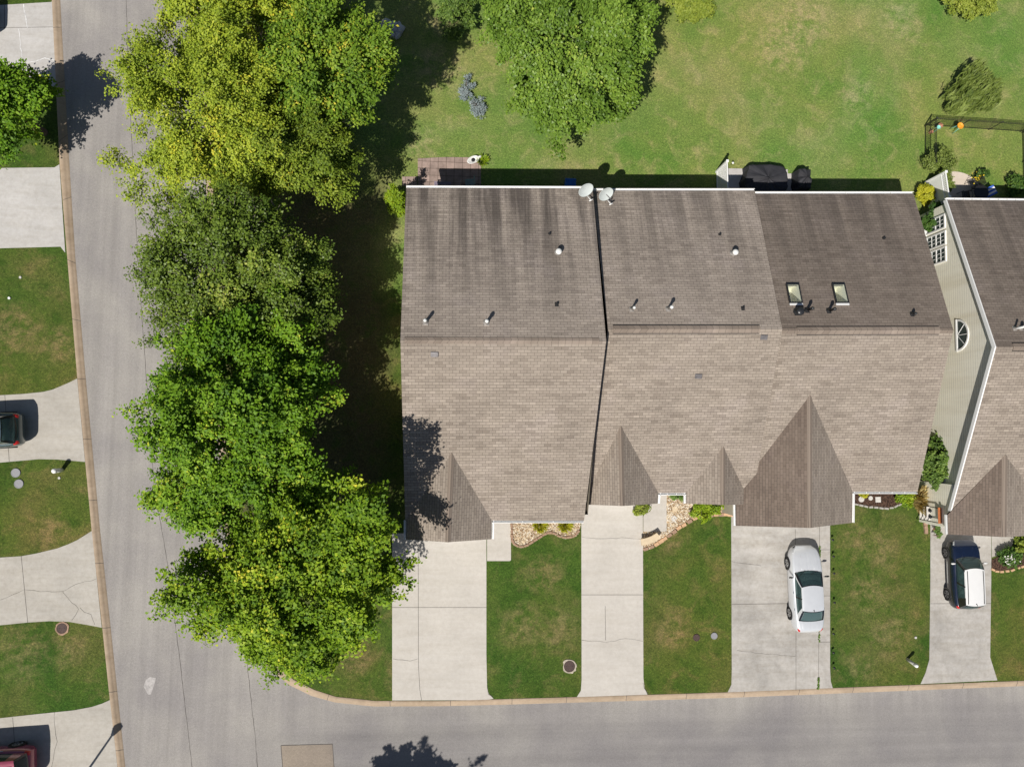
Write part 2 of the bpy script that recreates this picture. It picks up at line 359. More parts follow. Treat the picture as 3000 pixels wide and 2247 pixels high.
class MB:
    def __init__(s): s.v = []; s.f = []
    def add(s, V, Fc):
        n = len(s.v); s.v += [tuple(p) for p in V]; s.f += [tuple(i + n for i in q) for q in Fc]; return s
    def poly(s, pts): return s.add(pts, [tuple(range(len(pts)))])
    def prism(s, pts, z0, z1):
        n = len(pts); a = 0
        for i in range(n): a += pts[i][0] * pts[(i + 1) % n][1] - pts[(i + 1) % n][0] * pts[i][1]
        if a < 0: pts = pts[::-1]
        V = [(p[0], p[1], z0) for p in pts] + [(p[0], p[1], z1) for p in pts]
        return s.add(V, [tuple(range(n - 1, -1, -1)), tuple(range(n, 2 * n))] + [(i, (i + 1) % n, n + (i + 1) % n, n + i) for i in range(n)])
    def slab(s, pts, th):       # polygon thickened straight down
        n = len(pts); V = [tuple(p) for p in pts] + [(p[0], p[1], p[2] - th) for p in pts]
        return s.add(V, [tuple(range(n)), tuple(range(2 * n - 1, n - 1, -1))] + [((i + 1) % n, i, n + i, n + (i + 1) % n) for i in range(n)])
    def box(s, c, d, rz=0, M4=None, bev=0):
        x, y, z = d[0] / 2, d[1] / 2, d[2] / 2; b = min(bev, x * .9, y * .9, z * .9)
        if b > 0:
            ring = [(-x + b, -y), (x - b, -y), (x, -y + b), (x, y - b), (x - b, y), (-x + b, y), (-x, y - b), (-x, -y + b)]
            inn = [(px * (1 - b / x), py * (1 - b / y)) for px, py in ring]
            V = [(p[0], p[1], -z) for p in inn] + [(p[0], p[1], -z + b) for p in ring] + [(p[0], p[1], z - b) for p in ring] + [(p[0], p[1], z) for p in inn]
            Fc = [tuple(range(7, -1, -1)), tuple(range(24, 32))]
            for k in range(3): Fc += [(k * 8 + i, k * 8 + (i + 1) % 8, k * 8 + 8 + (i + 1) % 8, k * 8 + 8 + i) for i in range(8)]
        else:
            V = [(sx * x, sy * y, sz * z) for sz in (-1, 1) for sx, sy in ((-1, -1), (1, -1), (1, 1), (-1, 1))]
            Fc = [(3, 2, 1, 0), (4, 5, 6, 7)] + [(i, (i + 1) % 4, 4 + (i + 1) % 4, 4 + i) for i in range(4)]
        R = (M4 or Matrix.Rotation(rz, 4, 'Z')); c = Vector(c)
        return s.add([R @ Vector(p) + c for p in V], Fc)
    def tube(s, path, rad, n=8, cap=True):
        path = [Vector(p) for p in path]
        if isinstance(rad, (int, float)): rad = [rad] * len(path)
        V = []; up0 = Vector((0.13, 0.27, .95))
        for i, p in enumerate(path):
            t = (path[min(i + 1, len(path) - 1)] - path[max(i - 1, 0)])
            t = t.normalized() if t.length > 1e-9 else Vector((0, 0, 1))
            u = t.cross(up0); u = u if u.length > .05 else t.cross(Vector((1, 0, 0))); u.normalize(); w = t.cross(u)
            V += [p + (u * math.cos(a) + w * math.sin(a)) * rad[i] for a in [2 * math.pi * k / n for k in range(n)]]
        Fc = []
        for i in range(len(path) - 1):
            for k in range(n): Fc.append((i * n + k, (i + 1) * n + k, (i + 1) * n + (k + 1) % n, i * n + (k + 1) % n))
        if cap: Fc += [tuple(range(n)), tuple(range(len(V) - 1, len(V) - n - 1, -1))]
        return s.add(V, Fc)
    def lathe(s, prof, c=(0, 0, 0), n=20, R=None, sx=1, sy=1):
        V = []
        for r, z in prof:
            V += [Vector((r * math.cos(2 * math.pi * k / n) * sx, r * math.sin(2 * math.pi * k / n) * sy, z)) for k in range(n)]
        if R is not None: V = [R @ v for v in V]
        V = [v + Vector(c) for v in V]; Fc = []
        for i in range(len(prof) - 1):
            for k in range(n): Fc.append((i * n + k, i * n + (k + 1) % n, (i + 1) * n + (k + 1) % n, (i + 1) * n + k))
        Fc += [tuple(range(n - 1, -1, -1)), tuple(range(len(V) - n, len(V)))]
        return s.add(V, Fc)
    def build(s, name, mat, parent=None, smooth=False, local=False): return mesh_from(name, s.v, s.f, mat, parent, smooth, local=local)

def struct(o): o['kind'] = 'structure'; return o
def sheet(name, pts, z, mat, th=.05, parent=None):
    return MB().prism([(p[0], p[1]) for p in pts], z - th, z).build(name, mat, parent, local=parent is None)
def px_poly(pp, z=0.0): return [P(x, y, z) for x, y in pp]
def strip(pp, w, z, jit=0.0, seed=0):      # a narrow flat ribbon along points
    r = random.Random(seed); pts = []
    for i in range(len(pp) - 1):
        a, b = Vector(pp[i]), Vector(pp[i + 1]); n = max(1, int((b - a).length / .25)) if jit else 1
        for k in range(n): 
            q = a.lerp(b, k / n); pts.append(Vector((q.x + (r.uniform(-jit, jit) if jit else 0), q.y + (r.uniform(-jit, jit) if jit else 0), z)))
    pts.append(Vector((pp[-1][0], pp[-1][1], z))); V = []; Fc = []
    for i, p in enumerate(pts):
        t = pts[min(i + 1, len(pts) - 1)] - pts[max(i - 1, 0)]; t.z = 0; t.normalize(); nn = Vector((-t.y, t.x, 0)) * w / 2 * (r.uniform(.5, 1.3) if jit else 1)
        V += [p - nn, p + nn]
        if i: Fc.append((2 * i - 2, 2 * i - 1, 2 * i + 1, 2 * i)[::-1])
    return V, Fc
def ribbon(name, px, w, z, mat, parent, jit=0, seed=0):
    V, Fc = strip([P(x, y, z) for x, y in px], w, z, jit, seed); return mesh_from(name, V, Fc, mat, parent)

# ------------------------------------------------------------------ ground, roads, kerbs, drives
ZR = -0.10           # road surface; lawns at 0
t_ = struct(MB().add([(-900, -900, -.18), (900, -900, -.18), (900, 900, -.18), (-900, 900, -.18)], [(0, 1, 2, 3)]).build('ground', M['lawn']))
# left road: outer (lawn side) line of the west kerb and the east kerb
WK = [(152, 0), (175, 481), (196, 740), (227, 1110), (250, 1353), (269, 1556), (300, 1839), (322, 2050), (345, 2247)]
WKi = [(174, 0), (199, 452), (218, 750), (249, 1110), (272, 1353), (291, 1556), (322, 1839), (344, 2050), (365, 2247)]
def ext(a, b, k): return (a[0] + (a[0] - b[0]) * k, a[1] + (a[1] - b[1]) * k)
wk = [P(*ext(WK[0], WK[2], 2.2))] + [P(*q) for q in WK] + [P(*ext(WK[-1], WK[-3], 5))]
wki = [P(*ext(WKi[0], WKi[2], 2.2))] + [P(*q) for q in WKi] + [P(*ext(WKi[-1], WKi[-3], 5))]
# east kerb of the left road, round the corner and along the lower road
EK = [(600, -1000), (604, 0), (622, 500), (648, 1100), (672, 1500), (715, 1780), (790, 1930), (860, 1990), (922, 2020), (985, 2040), (1063, 2048), (1098, 2052), (1297, 2052), (1500, 2046), (1705, 2040), (1900, 2034), (2100, 2028), (2500, 2012), (3000, 1993), (4200, 1945)]
EKi = [(578, -1000), (582, 0), (600, 500), (626, 1100), (650, 1500), (694, 1790), (772, 1947), (846, 2008), (911, 2040), (980, 2059), (1063, 2068), (1098, 2071), (1297, 2070), (1500, 2065), (1705, 2059), (1900, 2053), (2100, 2047), (2500, 2031), (3000, 2011), (4200, 1964)]
ek = [P(*q) for q in EK]; eki = [P(*q) for q in EKi]
def dense(pts, step=.5):
    out = []
    for i in range(len(pts) - 1):
        a, b = pts[i], pts[i + 1]; n = max(1, int((b - a).length / step))
        out += [a.lerp(b, k / n) for k in range(n)]
    return out + [pts[-1]]
struct(sheet('road', [(-60, -60), (90, -60), (90, -10), (-11, -10), (-11, 70), (-60, 70)], ZR, M['asphalt'], .06))
def clean(pts): return [(p.x, p.y) for p in pts]
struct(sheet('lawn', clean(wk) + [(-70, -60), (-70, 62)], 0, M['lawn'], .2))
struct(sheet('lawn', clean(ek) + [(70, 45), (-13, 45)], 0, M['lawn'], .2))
struct(sheet('lawn', [(-8, -24.2), (70, -24.2), (70, -50), (-8, -50)], 0, M['lawn'], .2))
def kerb(outer, inner, joints):
    n = 60; 
    def resample(pts):
        d = [0]; 
        for i in range(1, len(pts)): d.append(d[-1] + (pts[i] - pts[i - 1]).length)
        N = int(d[-1] / .35); xs = np.linspace(0, 1, N + 1) * d[-1]
        return d, N
    o_, i_ = [], []
    for k in range(len(outer) - 1):
        L = max(1, int((outer[k + 1] - outer[k]).length / .4))
        for q in range(L): o_.append(outer[k].lerp(outer[k + 1], q / L)); i_.append(inner[k].lerp(inner[k + 1], q / L))
    o_.append(outer[-1]); i_.append(inner[-1])
    prof = [(0, -.14), (0, .012), (.03, .018), (.34, .016), (.52, -.02), (.72, -.075), (.97, ZR + .012), (1.0, ZR - .01)]
    V, Fc = [], []; m = len(prof)
    for a, b in zip(o_, i_):
        for (s, z) in prof: q = a.lerp(b, s); V.append((q.x, q.y, z))
    for k in range(len(o_) - 1):
        for j in range(m - 1): Fc.append((k * m + j, (k + 1) * m + j, (k + 1) * m + j + 1, k * m + j + 1))
    ob = struct(mesh_from('kerb', V, Fc, M['kerb'], None, True))
    J = MB()                                     # contraction joints about every 3 m
    acc = 0
    for k in range(1, len(o_) - 1):
        acc += (o_[k] - o_[k - 1]).length
        if acc > 3.0:
            acc = 0; tdir = (o_[k + 1] - o_[k - 1]).normalized() * .012
            for j in range(1, m - 2):
                a = o_[k].lerp(i_[k], prof[j][0]); b = o_[k].lerp(i_[k], prof[j + 1][0])
                za, zb = prof[j][1] + .004, prof[j + 1][1] + .004
                J.add([(a.x - tdir.x, a.y - tdir.y, za), (a.x + tdir.x, a.y + tdir.y, za), (b.x + tdir.x, b.y + tdir.y, zb), (b.x - tdir.x, b.y - tdir.y, zb)], [(0, 1, 2, 3)])
    J.build('joint', M['seam'], ob)
    return ob
kerb(wk, wki, 3); kerb(ek, eki, 3)
road_marks = struct(sheet('road_patch', px_poly([(823, 2183), (974, 2179), (982, 2300), (832, 2300)], ZR), ZR + .006, M['patch'], .01))
ribbon('seam', [(823, 2183), (974, 2179), (982, 2300)], .03, ZR + .011, M['seam'], road_marks)
ribbon('seam', [(823, 2183), (832, 2300)], .03, ZR + .011, M['seam'], road_marks)
rs = struct(ribbon('road_seam', [(364, -200), (375, 200), (403, 750), (428, 1100), (452, 1424), (495, 1676), (530, 1960), (563, 2250)], .022, ZR + .005, M['seam'], None, .012, 3))
ribbon('seam', [(718, 1880), (735, 2050), (748, 2165), (756, 2260)], .024, ZR + .005, M['seam'], rs, .02, 4)
ribbon('seam', [(800, 1760), (718, 1880)], .022, ZR + .005, M['seam'], rs, .02, 5)
pm = plain('pale_scuff', (.40, .38, .37), .9, .1)
struct(sheet('road_scuff', px_poly([(428, 1990), (440, 1982), (457, 1985), (452, 2005), (442, 2033), (434, 2034), (421, 2010)], ZR), ZR + .005, pm, .008))

def drive(pts, mat, joints=(), cracks=(), z=.014, fills=()):
    ob = struct(sheet('driveway', px_poly(pts, z), z, mat, .12))
    for k, j in enumerate(joints): ribbon('joint', j, .021, z + .004, M['seam'], ob)
    for k, j in enumerate(cracks): ribbon('crack', j, .015, z + .0045, M['seam'], ob, .035, k)
    for k, j in enumerate(fills): ribbon('crack', j, .045, z + .005, M['crackfill'], ob, .03, k)
    return ob
# left side plots
drive([(-400, 20), (0, 16), (150, 7), (152, 5), (167, 285), (146, 271), (100, 269), (-400, 275)], M['drive_white'], [[(-200, 86), (155, 80)], [(13, 16), (13, 86)]], [], fills=[[(68, 14), (80, 82)], [(55, 86), (75, 270)], [(30, 184), (90, 183), (130, 172), (158, 177)]])
drive([(-400, 500), (0, 493), (160, 491), (174, 482), (191, 741), (177, 723), (-400, 738)], M['drive_white'])
drive([(-400, 1170), (0, 1158), (70, 1154), (127, 1148), (155, 1141), (181, 1130), (206, 1119), (226, 1109), (249, 1353), (170, 1346), (113, 1345), (0, 1355), (-400, 1370)], M['drive_left'], [[(14, 1158), (27, 1352)]])
drive([(-400, 1640), (0, 1633), (62, 1629), (106, 1621), (168, 1606), (200, 1594), (226, 1582), (269, 1555), (298, 1838), (250, 1829), (202, 1821), (144, 1819), (80, 1823), (0, 1831), (-400, 1850)], M['drive_left'], [[(62, 1628), (81, 1823)]],
      [[(0, 1758), (40, 1740), (70, 1727), (150, 1735), (180, 1733), (220, 1713), (282, 1695)], [(185, 1735), (210, 1765), (232, 1782), (210, 1817)], [(232, 1782), (265, 1800), (278, 1830)]])
drive([(-400, 2140), (0, 2103), (110, 2091), (216, 2080), (269, 2070), (300, 2060), (322, 2050), (350, 2300), (360, 2500), (-400, 2500)], M['drive_left'], [[(37, 2101), (60, 2400)]],
      [[(158, 2086), (160, 2130), (166, 2172), (160, 2200), (150, 2247), (140, 2300)]])
# front drives: H1 with side strip and walk, H2, H3, H4
YW = 1400
drive([(1149, 1562), (1225, 1562), (1226, 1500), (1425, 1500), (1425, 1920), (1427, 2015), (1432, 2032), (1446, 2046), (1424, 2050), (1149, 2051)], M['drive_warm'],
      [[(1225, 1560), (1226, 1950), (1230, 2020), (1235, 2051)], [(1149, 1779), (1425, 1779)]],
      [[(1150, 1930), (1180, 1932), (1200, 1935), (1225, 1929)], [(1170, 1660), (1190, 1662), (1225, 1656)], [(1443, 2042), (1432, 2032), (1428, 2012)]])
struct(sheet('front_walk', px_poly([(1427, 1440), (1497, 1440), (1497, 1640), (1494, 1643), (1427, 1643)], .03), .03, M['drive_warm'], .12))
drive([(1703, YW), (1883, YW), (1885, 1985), (1888, 2015), (1897, 2034), (1690, 2041), (1702, 2022), (1704, 1990)], M['drive_warm'], [[(1703, 1742), (1883, 1742)], [(1773, 1775), (1774, 1875)]],
      [[(1703, 1573), (1760, 1578), (1820, 1576), (1882, 1580)], [(1706, 1876), (1740, 1877), (1775, 1880), (1815, 1873), (1850, 1870), (1883, 1878)], [(1897, 2034), (1888, 2012), (1884, 2000)]])
struct(sheet('front_walk', px_poly([(1885, 1400), (1953, 1400), (1953, 1557), (1885, 1557)], .03), .03, M['drive_warm'], .12))
d3 = drive([(2142, YW), (2432, YW), (2432, 1960), (2434, 1995), (2440, 2016), (2132, 2027), (2143, 2005), (2144, 1960)], M['drive_grey'],
      [[(2330, 1550), (2332, 1860), (2332, 2022)], [(2144, 1770), (2330, 1767)], [(2404, 1610), (2432, 1610)], [(2402, 1745), (2432, 1745)], [(2402, 1880), (2432, 1880)], [(2401, 1540), (2398, 2015)]],
      [[(2142, 1645), (2180, 1650), (2230, 1657)], [(2160, 1905), (2200, 1910), (2260, 1916), (2330, 1922)]])
drive([(2726, 1330), (2905, 1330), (2904, 1700), (2901, 1925), (2912, 1960), (2922, 1992), (2697, 2003), (2712, 1970), (2723, 1931), (2726, 1700)], M['drive_grey'], [[(2726, 1768), (2903, 1767)]])
struct(sheet('front_walk', px_poly([(2906, 1440), (2985, 1440), (2970, 1580), (2960, 1614), (2906, 1632)], .02), .02, M['drive_grey'], .12))

# ------------------------------------------------------------------ houses
def quad_uv(q, ridge_first=True):
    return None
def roof_part(name, faces, mat, parent, th=.10):
    """faces: list of (pts, origin point, along-ridge dir) ; uv in metres: u along ridge, v down slope"""
    V, Fc, UV = [], [], []
    for pts, o, du in faces:
        pts = [Vector(p) for p in pts]; o = Vector(o); du = Vector(du).normalized()
        n = (pts[1] - pts[0]).cross(pts[2] - pts[0]).normalized()
        if n.z < 0: pts = pts[::-1]; n = -n
        dv = n.cross(du).normalized()
        if dv.z > 0: dv = -dv
        k = len(V); m = len(pts)
        V += pts + [p - Vector((0, 0, th)) for p in pts]
        top = tuple(range(k, k + m)); Fc.append(top); UV += [((p - o).dot(du), (p - o).dot(dv)) for p in pts]
        bot = tuple(range(k + 2 * m - 1, k + m - 1, -1)); Fc.append(bot); UV += [(0, 0)] * m
        for i in range(m):
            Fc.append((k + (i + 1) % m, k + i, k + m + i, k + m + (i + 1) % m)); UV += [(0, 0)] * 4
    return mesh_from(name, V, Fc, mat, parent, False, UV)
def gutter(a, b, out, parent, w=.105, d=.10, hang=1.3):
    a, b = Vector(a), Vector(b); out = Vector(out).normalized(); m = MB()
    t = .012; z = Vector((0, 0, 1)); a = a + out * .006; b = b + out * .006
    def bar(o0, o1, z0, z1):
        V = [p + out * o + z * zz for p in (a, b) for (o, zz) in ((o0, z0), (o1, z0), (o1, z1), (o0, z1))]
        m.add(V, [(0, 1, 2, 3), (7, 6, 5, 4), (0, 4, 5, 1), (1, 5, 6, 2), (2, 6, 7, 3), (3, 7, 4, 0)])
    bar(0, t, -d, -.02); bar(0.0, w, -d - t, -d); bar(w - t, w, -d, .0); bar(w - .03, w + .006, .0, .012)
    n = int((b - a).length / hang)
    for k in range(1, n):
        c = a.lerp(b, k / n) + out * (w / 2) + z * (.002); dirv = (b - a).normalized()
        m.box(c, (.03, w, .016), math.atan2(dirv.y, dirv.x))
    return m.build('gutter', M['white'], parent)
def gable_wall(name, pts, th, nrm, mat, parent):
    nrm = Vector(nrm) * th; pts = [Vector(p) for p in pts]; n = len(pts)
    V = pts + [p + nrm for p in pts]
    return MB().add(V, [tuple(range(n)), tuple(range(2 * n - 1, n - 1, -1))] + [((i + 1) % n, i, n + i, n + (i + 1) % n) for i in range(n)]).build(name, mat, parent)
def window(parent, c, w, h, axis, mat_frame='white', grid=(2, 2), sash=True):
    """c centre, outward axis vector; frame > pane, muntins in the frame"""
    ax = Vector(axis).normalized(); u = Vector((0, 0, 1)).cross(ax).normalized(); c = Vector(c); R = Matrix((u, ax, Vector((0, 0, 1)))).transposed().to_4x4()
    m = MB(); f = .075
    for sx in (-1, 1): m.box(c + u * sx * (w / 2 + f / 2), (f, .09, h + 2 * f), M4=R)
    for sz in (-1, 1): m.box(c + Vector((0, 0, sz * (h / 2 + f / 2))), (w, .088, f), M4=R)
    if sash: m.box(c, (w, .06, .06), M4=R)
    for i in range(1, grid[0]): m.box(c + u * (w * (i / grid[0] - .5)), (.02, .045, h), M4=R)
    for j in range(1, grid[1]): m.box(c + Vector((0, 0, h * (j / grid[1] - .5))), (w, .043, .02), M4=R)
    fr = m.build('window', M['white'], parent)
    MB().box(c - ax * .015, (w, .012, h), M4=R).build('pane', M['glass'], fr)
    MB().box(c + Vector((0, 0, -h / 2 - f - .025)) + ax * .03, (w + 2 * f + .08, .12, .05), M4=R).build('sill', M['white'], fr)
    return fr

class House:
    def __init__(s, label, rL, rR, gL, gR, fL, fR, zr, zg, zf, mats, siding='siding_tan', group='attached houses with brown shingle roofs'):
        s.A, s.B = P(*rL, zr), P(*rR, zr); s.C, s.D = P(*gL, zg), P(*gR, zg); s.E, s.Fp = P(*fL, zf), P(*fR, zf)
        s.zr, s.zg, s.zf = zr, zg, zf
        base = (s.A + s.B + s.E + s.Fp) / 4; base.z = 0
        s.o = thing('house', label, 'house', base, 0, group); s.sid = siding
        s.mats = mats
        s.rear = (s.C, (s.D - s.C).cross(s.A - s.C).normalized()); s.front = (s.C, (s.D - s.C).cross(s.E - s.C).normalized())
    def roof(s, holes=None, front_pts=None):
        if not holes:
            s.r = roof_part('roof', [([s.A, s.B, s.D, s.C], s.C, s.D - s.C)], M[s.mats[0]], s.o)
        else:
            us = sorted({0.0, 1.0, *[h[i] for h in holes for i in (0, 1)]}); vs = sorted({0.0, 1.0, *[h[i] for h in holes for i in (2, 3)]})
            def bl(u, v): return s.C.lerp(s.D, u).lerp(s.A.lerp(s.B, u), v)
            fs = []
            for i in range(len(us) - 1):
                for j in range(len(vs) - 1):
                    um, vm = (us[i] + us[i + 1]) / 2, (vs[j] + vs[j + 1]) / 2
                    if any(h[0] < um < h[1] and h[2] < vm < h[3] for h in holes): continue
                    fs.append(([bl(us[i], vs[j + 1]), bl(us[i + 1], vs[j + 1]), bl(us[i + 1], vs[j]), bl(us[i], vs[j])], s.C, s.D - s.C))
            s.r = roof_part('roof', fs, M[s.mats[0]], s.o); s.bl = bl
        s.rf = roof_part('roof', [(front_pts or [s.C, s.D, s.Fp, s.E], s.C, s.D - s.C)], M[s.mats[1]], s.o)
    def walls(s, inset=.32, left=True, right=True, fy=None):
        ex = Vector((1, 0, 0))
        yr = (s.A.y + s.B.y) / 2 - inset; yf = (s.E.y + s.Fp.y) / 2 + inset
        xl = (s.A.x + s.C.x + s.E.x) / 3 + (inset if left else .02); xr = (s.B.x + s.D.x + s.Fp.x) / 3 - (inset if right else .02)
        s.xl, s.xr, s.yr, s.yf = xl, xr, yr, yf
        yg = (s.C.y + s.D.y) / 2
        def zat(y):
            if y > yg: return s.zg + (s.zr - s.zg) * (y - yg) / (s.A.y - yg) - .13
            return s.zg + (s.zf - s.zg) * (yg - y) / (yg - s.E.y) - .13
        s.zat = zat
        prof = [(yr, -.15), (yr, zat(yr)), (yg, zat(yg)), (yf, zat(yf)), (yf, -.15)]
        V = [(x, y, z) for x in (xl, xr) for y, z in prof]; n = 5
        s.w = MB().add(V, [tuple(range(n)), tuple(range(2 * n - 1, n - 1, -1))] + [((i + 1) % n, i, n + i, n + (i + 1) % n) for i in (0, 3)]).build('wall', M[s.sid], s.o)
    def gable(s, apex, ridge_f, l1, l2, r1, r2, ze, gut=True, doors=None, plane=None, mat=None, left_mat=None):
        Q = PP(*apex, plane or s.front); R_ = P(*ridge_f, Q.z)
        L1, L2, R1, R2 = P(*l1, ze), P(*l2, ze), P(*r1, ze), P(*r2, ze)
        rf = roof_part('roof', [([Q, R1, R2, R_], Q, R_ - Q)], M[mat or s.mats[1]], s.o, .11)
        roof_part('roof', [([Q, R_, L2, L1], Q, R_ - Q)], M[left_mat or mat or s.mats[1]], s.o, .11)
        cap = MB(); d = (R_ - Q).normalized(); 
        cl = [Q + Vector((0, 0, .02)), R_ + Vector((0, 0, .02))]
        for sg, E_ in ((-1, L2), (1, R2)):
            q = (E_ - R_); q.z = q.z; q = q.normalized() * .16
            a, b = cl; pts = [a, b, b + q, a + q]
            if sg > 0: pts = pts[::-1]
            cap.slab(pts, .03)
        c = mesh_from('ridge_cap', cap.v, cap.f, M['ridge'], rf, False, [(0.1 * i, .07) for f in cap.f for i in range(len(f))])
        # front gable wall, set back under the overhang
        b = .3; yb = (L2.y + R2.y) / 2 + b; xl, xr = L2.x + .28, R2.x - .28; xm = R_.x
        sl = (Q.z - ze) / max(.1, abs(R_.x - L2.x)); sr = (Q.z - ze) / max(.1, abs(R_.x - R2.x))
        pts = [(xl, yb, -.15), (xr, yb, -.15), (xr, yb, ze + sr * .28 - .14), (xm, yb, Q.z - .14), (xl, yb, ze + sl * .28 - .14)]
        gable_wall('wall', pts, max(.5, s.yf - yb - .0 + 1.2), (0, 1, 0), M[s.sid], s.o)
        if doors:
            w = min(4.8, (xr - xl) - .9); cx = (xl + xr) / 2; m = MB()
            if doors == 'garage':
                m.box((cx, yb - .02, 1.1), (w, .06, 2.2))
                for i in range(4):
                    for j in range(max(2, int(w / .8))):
                        nj = max(2, int(w / .8)); m.box((cx - w / 2 + (j + .5) * w / nj, yb - .055, .28 + i * .55), (w / nj - .14, .02, .38))
                dr = m.build('garage_door', M['white'], s.o)
                MB().box((cx, yb - .075, .35), (.25, .03, .04)).build('handle', M['black_metal'], dr)
                f2 = MB()
                for sx in (-1, 1): f2.box((cx + sx * (w / 2 + .08), yb - .04, 1.15), (.14, .08, 2.3))
                f2.box((cx, yb - .04, 2.36), (w + .3, .08, .12)); f2.build('door_frame', M['white'], dr)
            else: window(s.o, (cx, yb - .02, 1.35), 1.3, 1.35, (0, -1, 0), grid=(4, 4))
        if gut:
            if gut in (True, 'l', 'lr'): gutter(L2, L1, (-1, 0, 0), s.o)
            if gut in (True, 'r', 'lr'): gutter(R2, R1, (1, 0, 0), s.o)
        return Q, R_
    def ridge_cap(s, a, b, w=.17, h=.022, vent=False):
        """a,b fractions along ridge"""
        A_, B_ = s.C.lerp(s.D, a), s.C.lerp(s.D, b); m = MB()
        for E_ in (s.A - s.C, s.E - s.C):
            q = E_.normalized() * w; pts = [A_ + Vector((0, 0, h)), B_ + Vector((0, 0, h)), B_ + q + Vector((0, 0, h)), A_ + q + Vector((0, 0, h))]
            if (pts[1] - pts[0]).cross(pts[2] - pts[0]).z < 0: pts = pts[::-1]
            m.slab(pts, h * .95)
        uv = []
        for f in m.f:
            for i in f: p = Vector(m.v[i]); uv.append(((p - A_).length, .05))
        o = mesh_from('ridge_vent' if vent else 'ridge_cap', m.v, m.f, M['ridge'], s.r, False, uv)
        ed = MB()                      # dark strips standing in for the shade line along the ridge edges
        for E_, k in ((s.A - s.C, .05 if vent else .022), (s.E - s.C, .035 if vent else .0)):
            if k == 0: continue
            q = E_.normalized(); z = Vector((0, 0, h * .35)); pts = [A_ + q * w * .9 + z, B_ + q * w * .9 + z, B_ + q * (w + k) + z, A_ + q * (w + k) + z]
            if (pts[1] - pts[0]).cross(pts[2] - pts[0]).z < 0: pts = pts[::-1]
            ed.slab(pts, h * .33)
        ed.build('ridge_shade', M['dark'], o)
        return o
    # roof furniture ------------------------------------------------
    def pipe(s, px, h=.5, r=.05, cap=0, mat='pipe_white', name='vent_pipe', flash='flashing', plane=None, base=None):
        pl = plane or s.rear; b = PP(*px, pl); m = MB()
        if cap: m.lathe([(r, -.1), (r, h - .12), (cap, h - .11), (cap * 1.02, h - .03), (cap * .7, h + .03), (.01, h + .05)], b, 14)
        else: m.lathe([(r, -.1), (r, h), (r * .72, h), (r * .7, h - .08)], b, 12)
        o = m.build(name, M[mat], s.o, True)
        n = Vector(pl[1]); n = n if n.z > 0 else -n; u = Vector((1, 0, 0)); dn = n.cross(u).normalized()
        R = Matrix((u, dn, n)).transposed().to_4x4()
        f = MB().box(b + n * .012, (r * 2.6 + .06, r * 2.6 + .12, .02), M4=R, bev=.008); f.lathe([(r * 2.1, .0), (r * 1.5, .08), (r * 1.02, .16)], b, 12)
        f.build('flashing', M[flash], o)
        return o
    def louvre(s, px, plane=None):
        pl = plane or s.front; b = PP(*px, pl); n = Vector(pl[1]); n = n if n.z > 0 else -n; u = Vector((1, 0, 0)); dn = n.cross(u).normalized()
        R = Matrix((u, dn, n)).transposed().to_4x4(); m = MB()
        m.box(b + n * .02, (.36, .26, .04), M4=R, bev=.01)
        for k in range(2): m.box(b + n * .05 + dn * (.07 - .14 * k), (.32, .07, .03), M4=R, bev=.008)
        return m.build('roof_vent', M['vent_grey'], s.o)

M['shingle_streaked'] = shingle_mat('shingles_streaked', .68, (.38, .328, .288), (.265, .227, .2))
H1 = House('leftmost and tallest house with the dark shadowed tree edge and streaked grey rear roof', (1190, 551), (1736, 553), (1173, 997), (1776, 999), (1187, 1524), (1711, 1525), 3.95, 7.1, 3.7, ('shingle_streaked', 'shingle'))
H2 = House('middle house with two small front gables and a white dish on its rear roof corner', (1736, 559), (2211, 559), (1781, 965), (2292, 965), (1716, 1444), (2208, 1444), 3.2, 6.42, 2.9, ('shingle_stained', 'shingle'))
H3 = House('house with two skylights in its dark rear roof and a wide garage gable', (2211, 568), (2676, 568), (2284, 969), (2793, 968), (2202, 1440), (2688, 1440), 2.98, 5.95, 2.8, ('shingle_dark', 'shingle'))
H4 = House('detached house at the right edge with pale siding gable wall and white rake trim', (2772, 586), (3330, 592), (2916, 1016), (3520, 1020), (2785, 1500), (3330, 1500), 3.0, 6.32, 2.85, ('shingle_dark', 'shingle'), 'siding', None)
# --- H1
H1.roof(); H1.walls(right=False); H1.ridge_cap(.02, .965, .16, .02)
H1.gable((1323, 1327), (1312, 1588), (1190, 1524), (1190, 1580), (1441, 1524), (1440, 1579), 3.7, True, 'garage')
gutter(H1.A, H1.B, (0, 1, 0), H1.o, hang=9); gutter(P(1441, 1525, 3.7), P(1710, 1525, 3.7), (0, -1, 0), H1.o)
H1.pipe((1610, 686), .12, .045, 0, 'pipe_white', 'vent_pipe', 'pipe_black'); H1.pipe((1631, 892), .12, .05, 0, 'pipe_white', 'vent_pipe', 'pipe_black')
H1.pipe((1634, 742), .42, .09, .155, 'pipe_white', 'vent_cap'); H1.pipe((1247, 944), .62, .075, .085); H1.pipe((1425, 946), .62, .075, .095)
H1.louvre((1273, 1038))
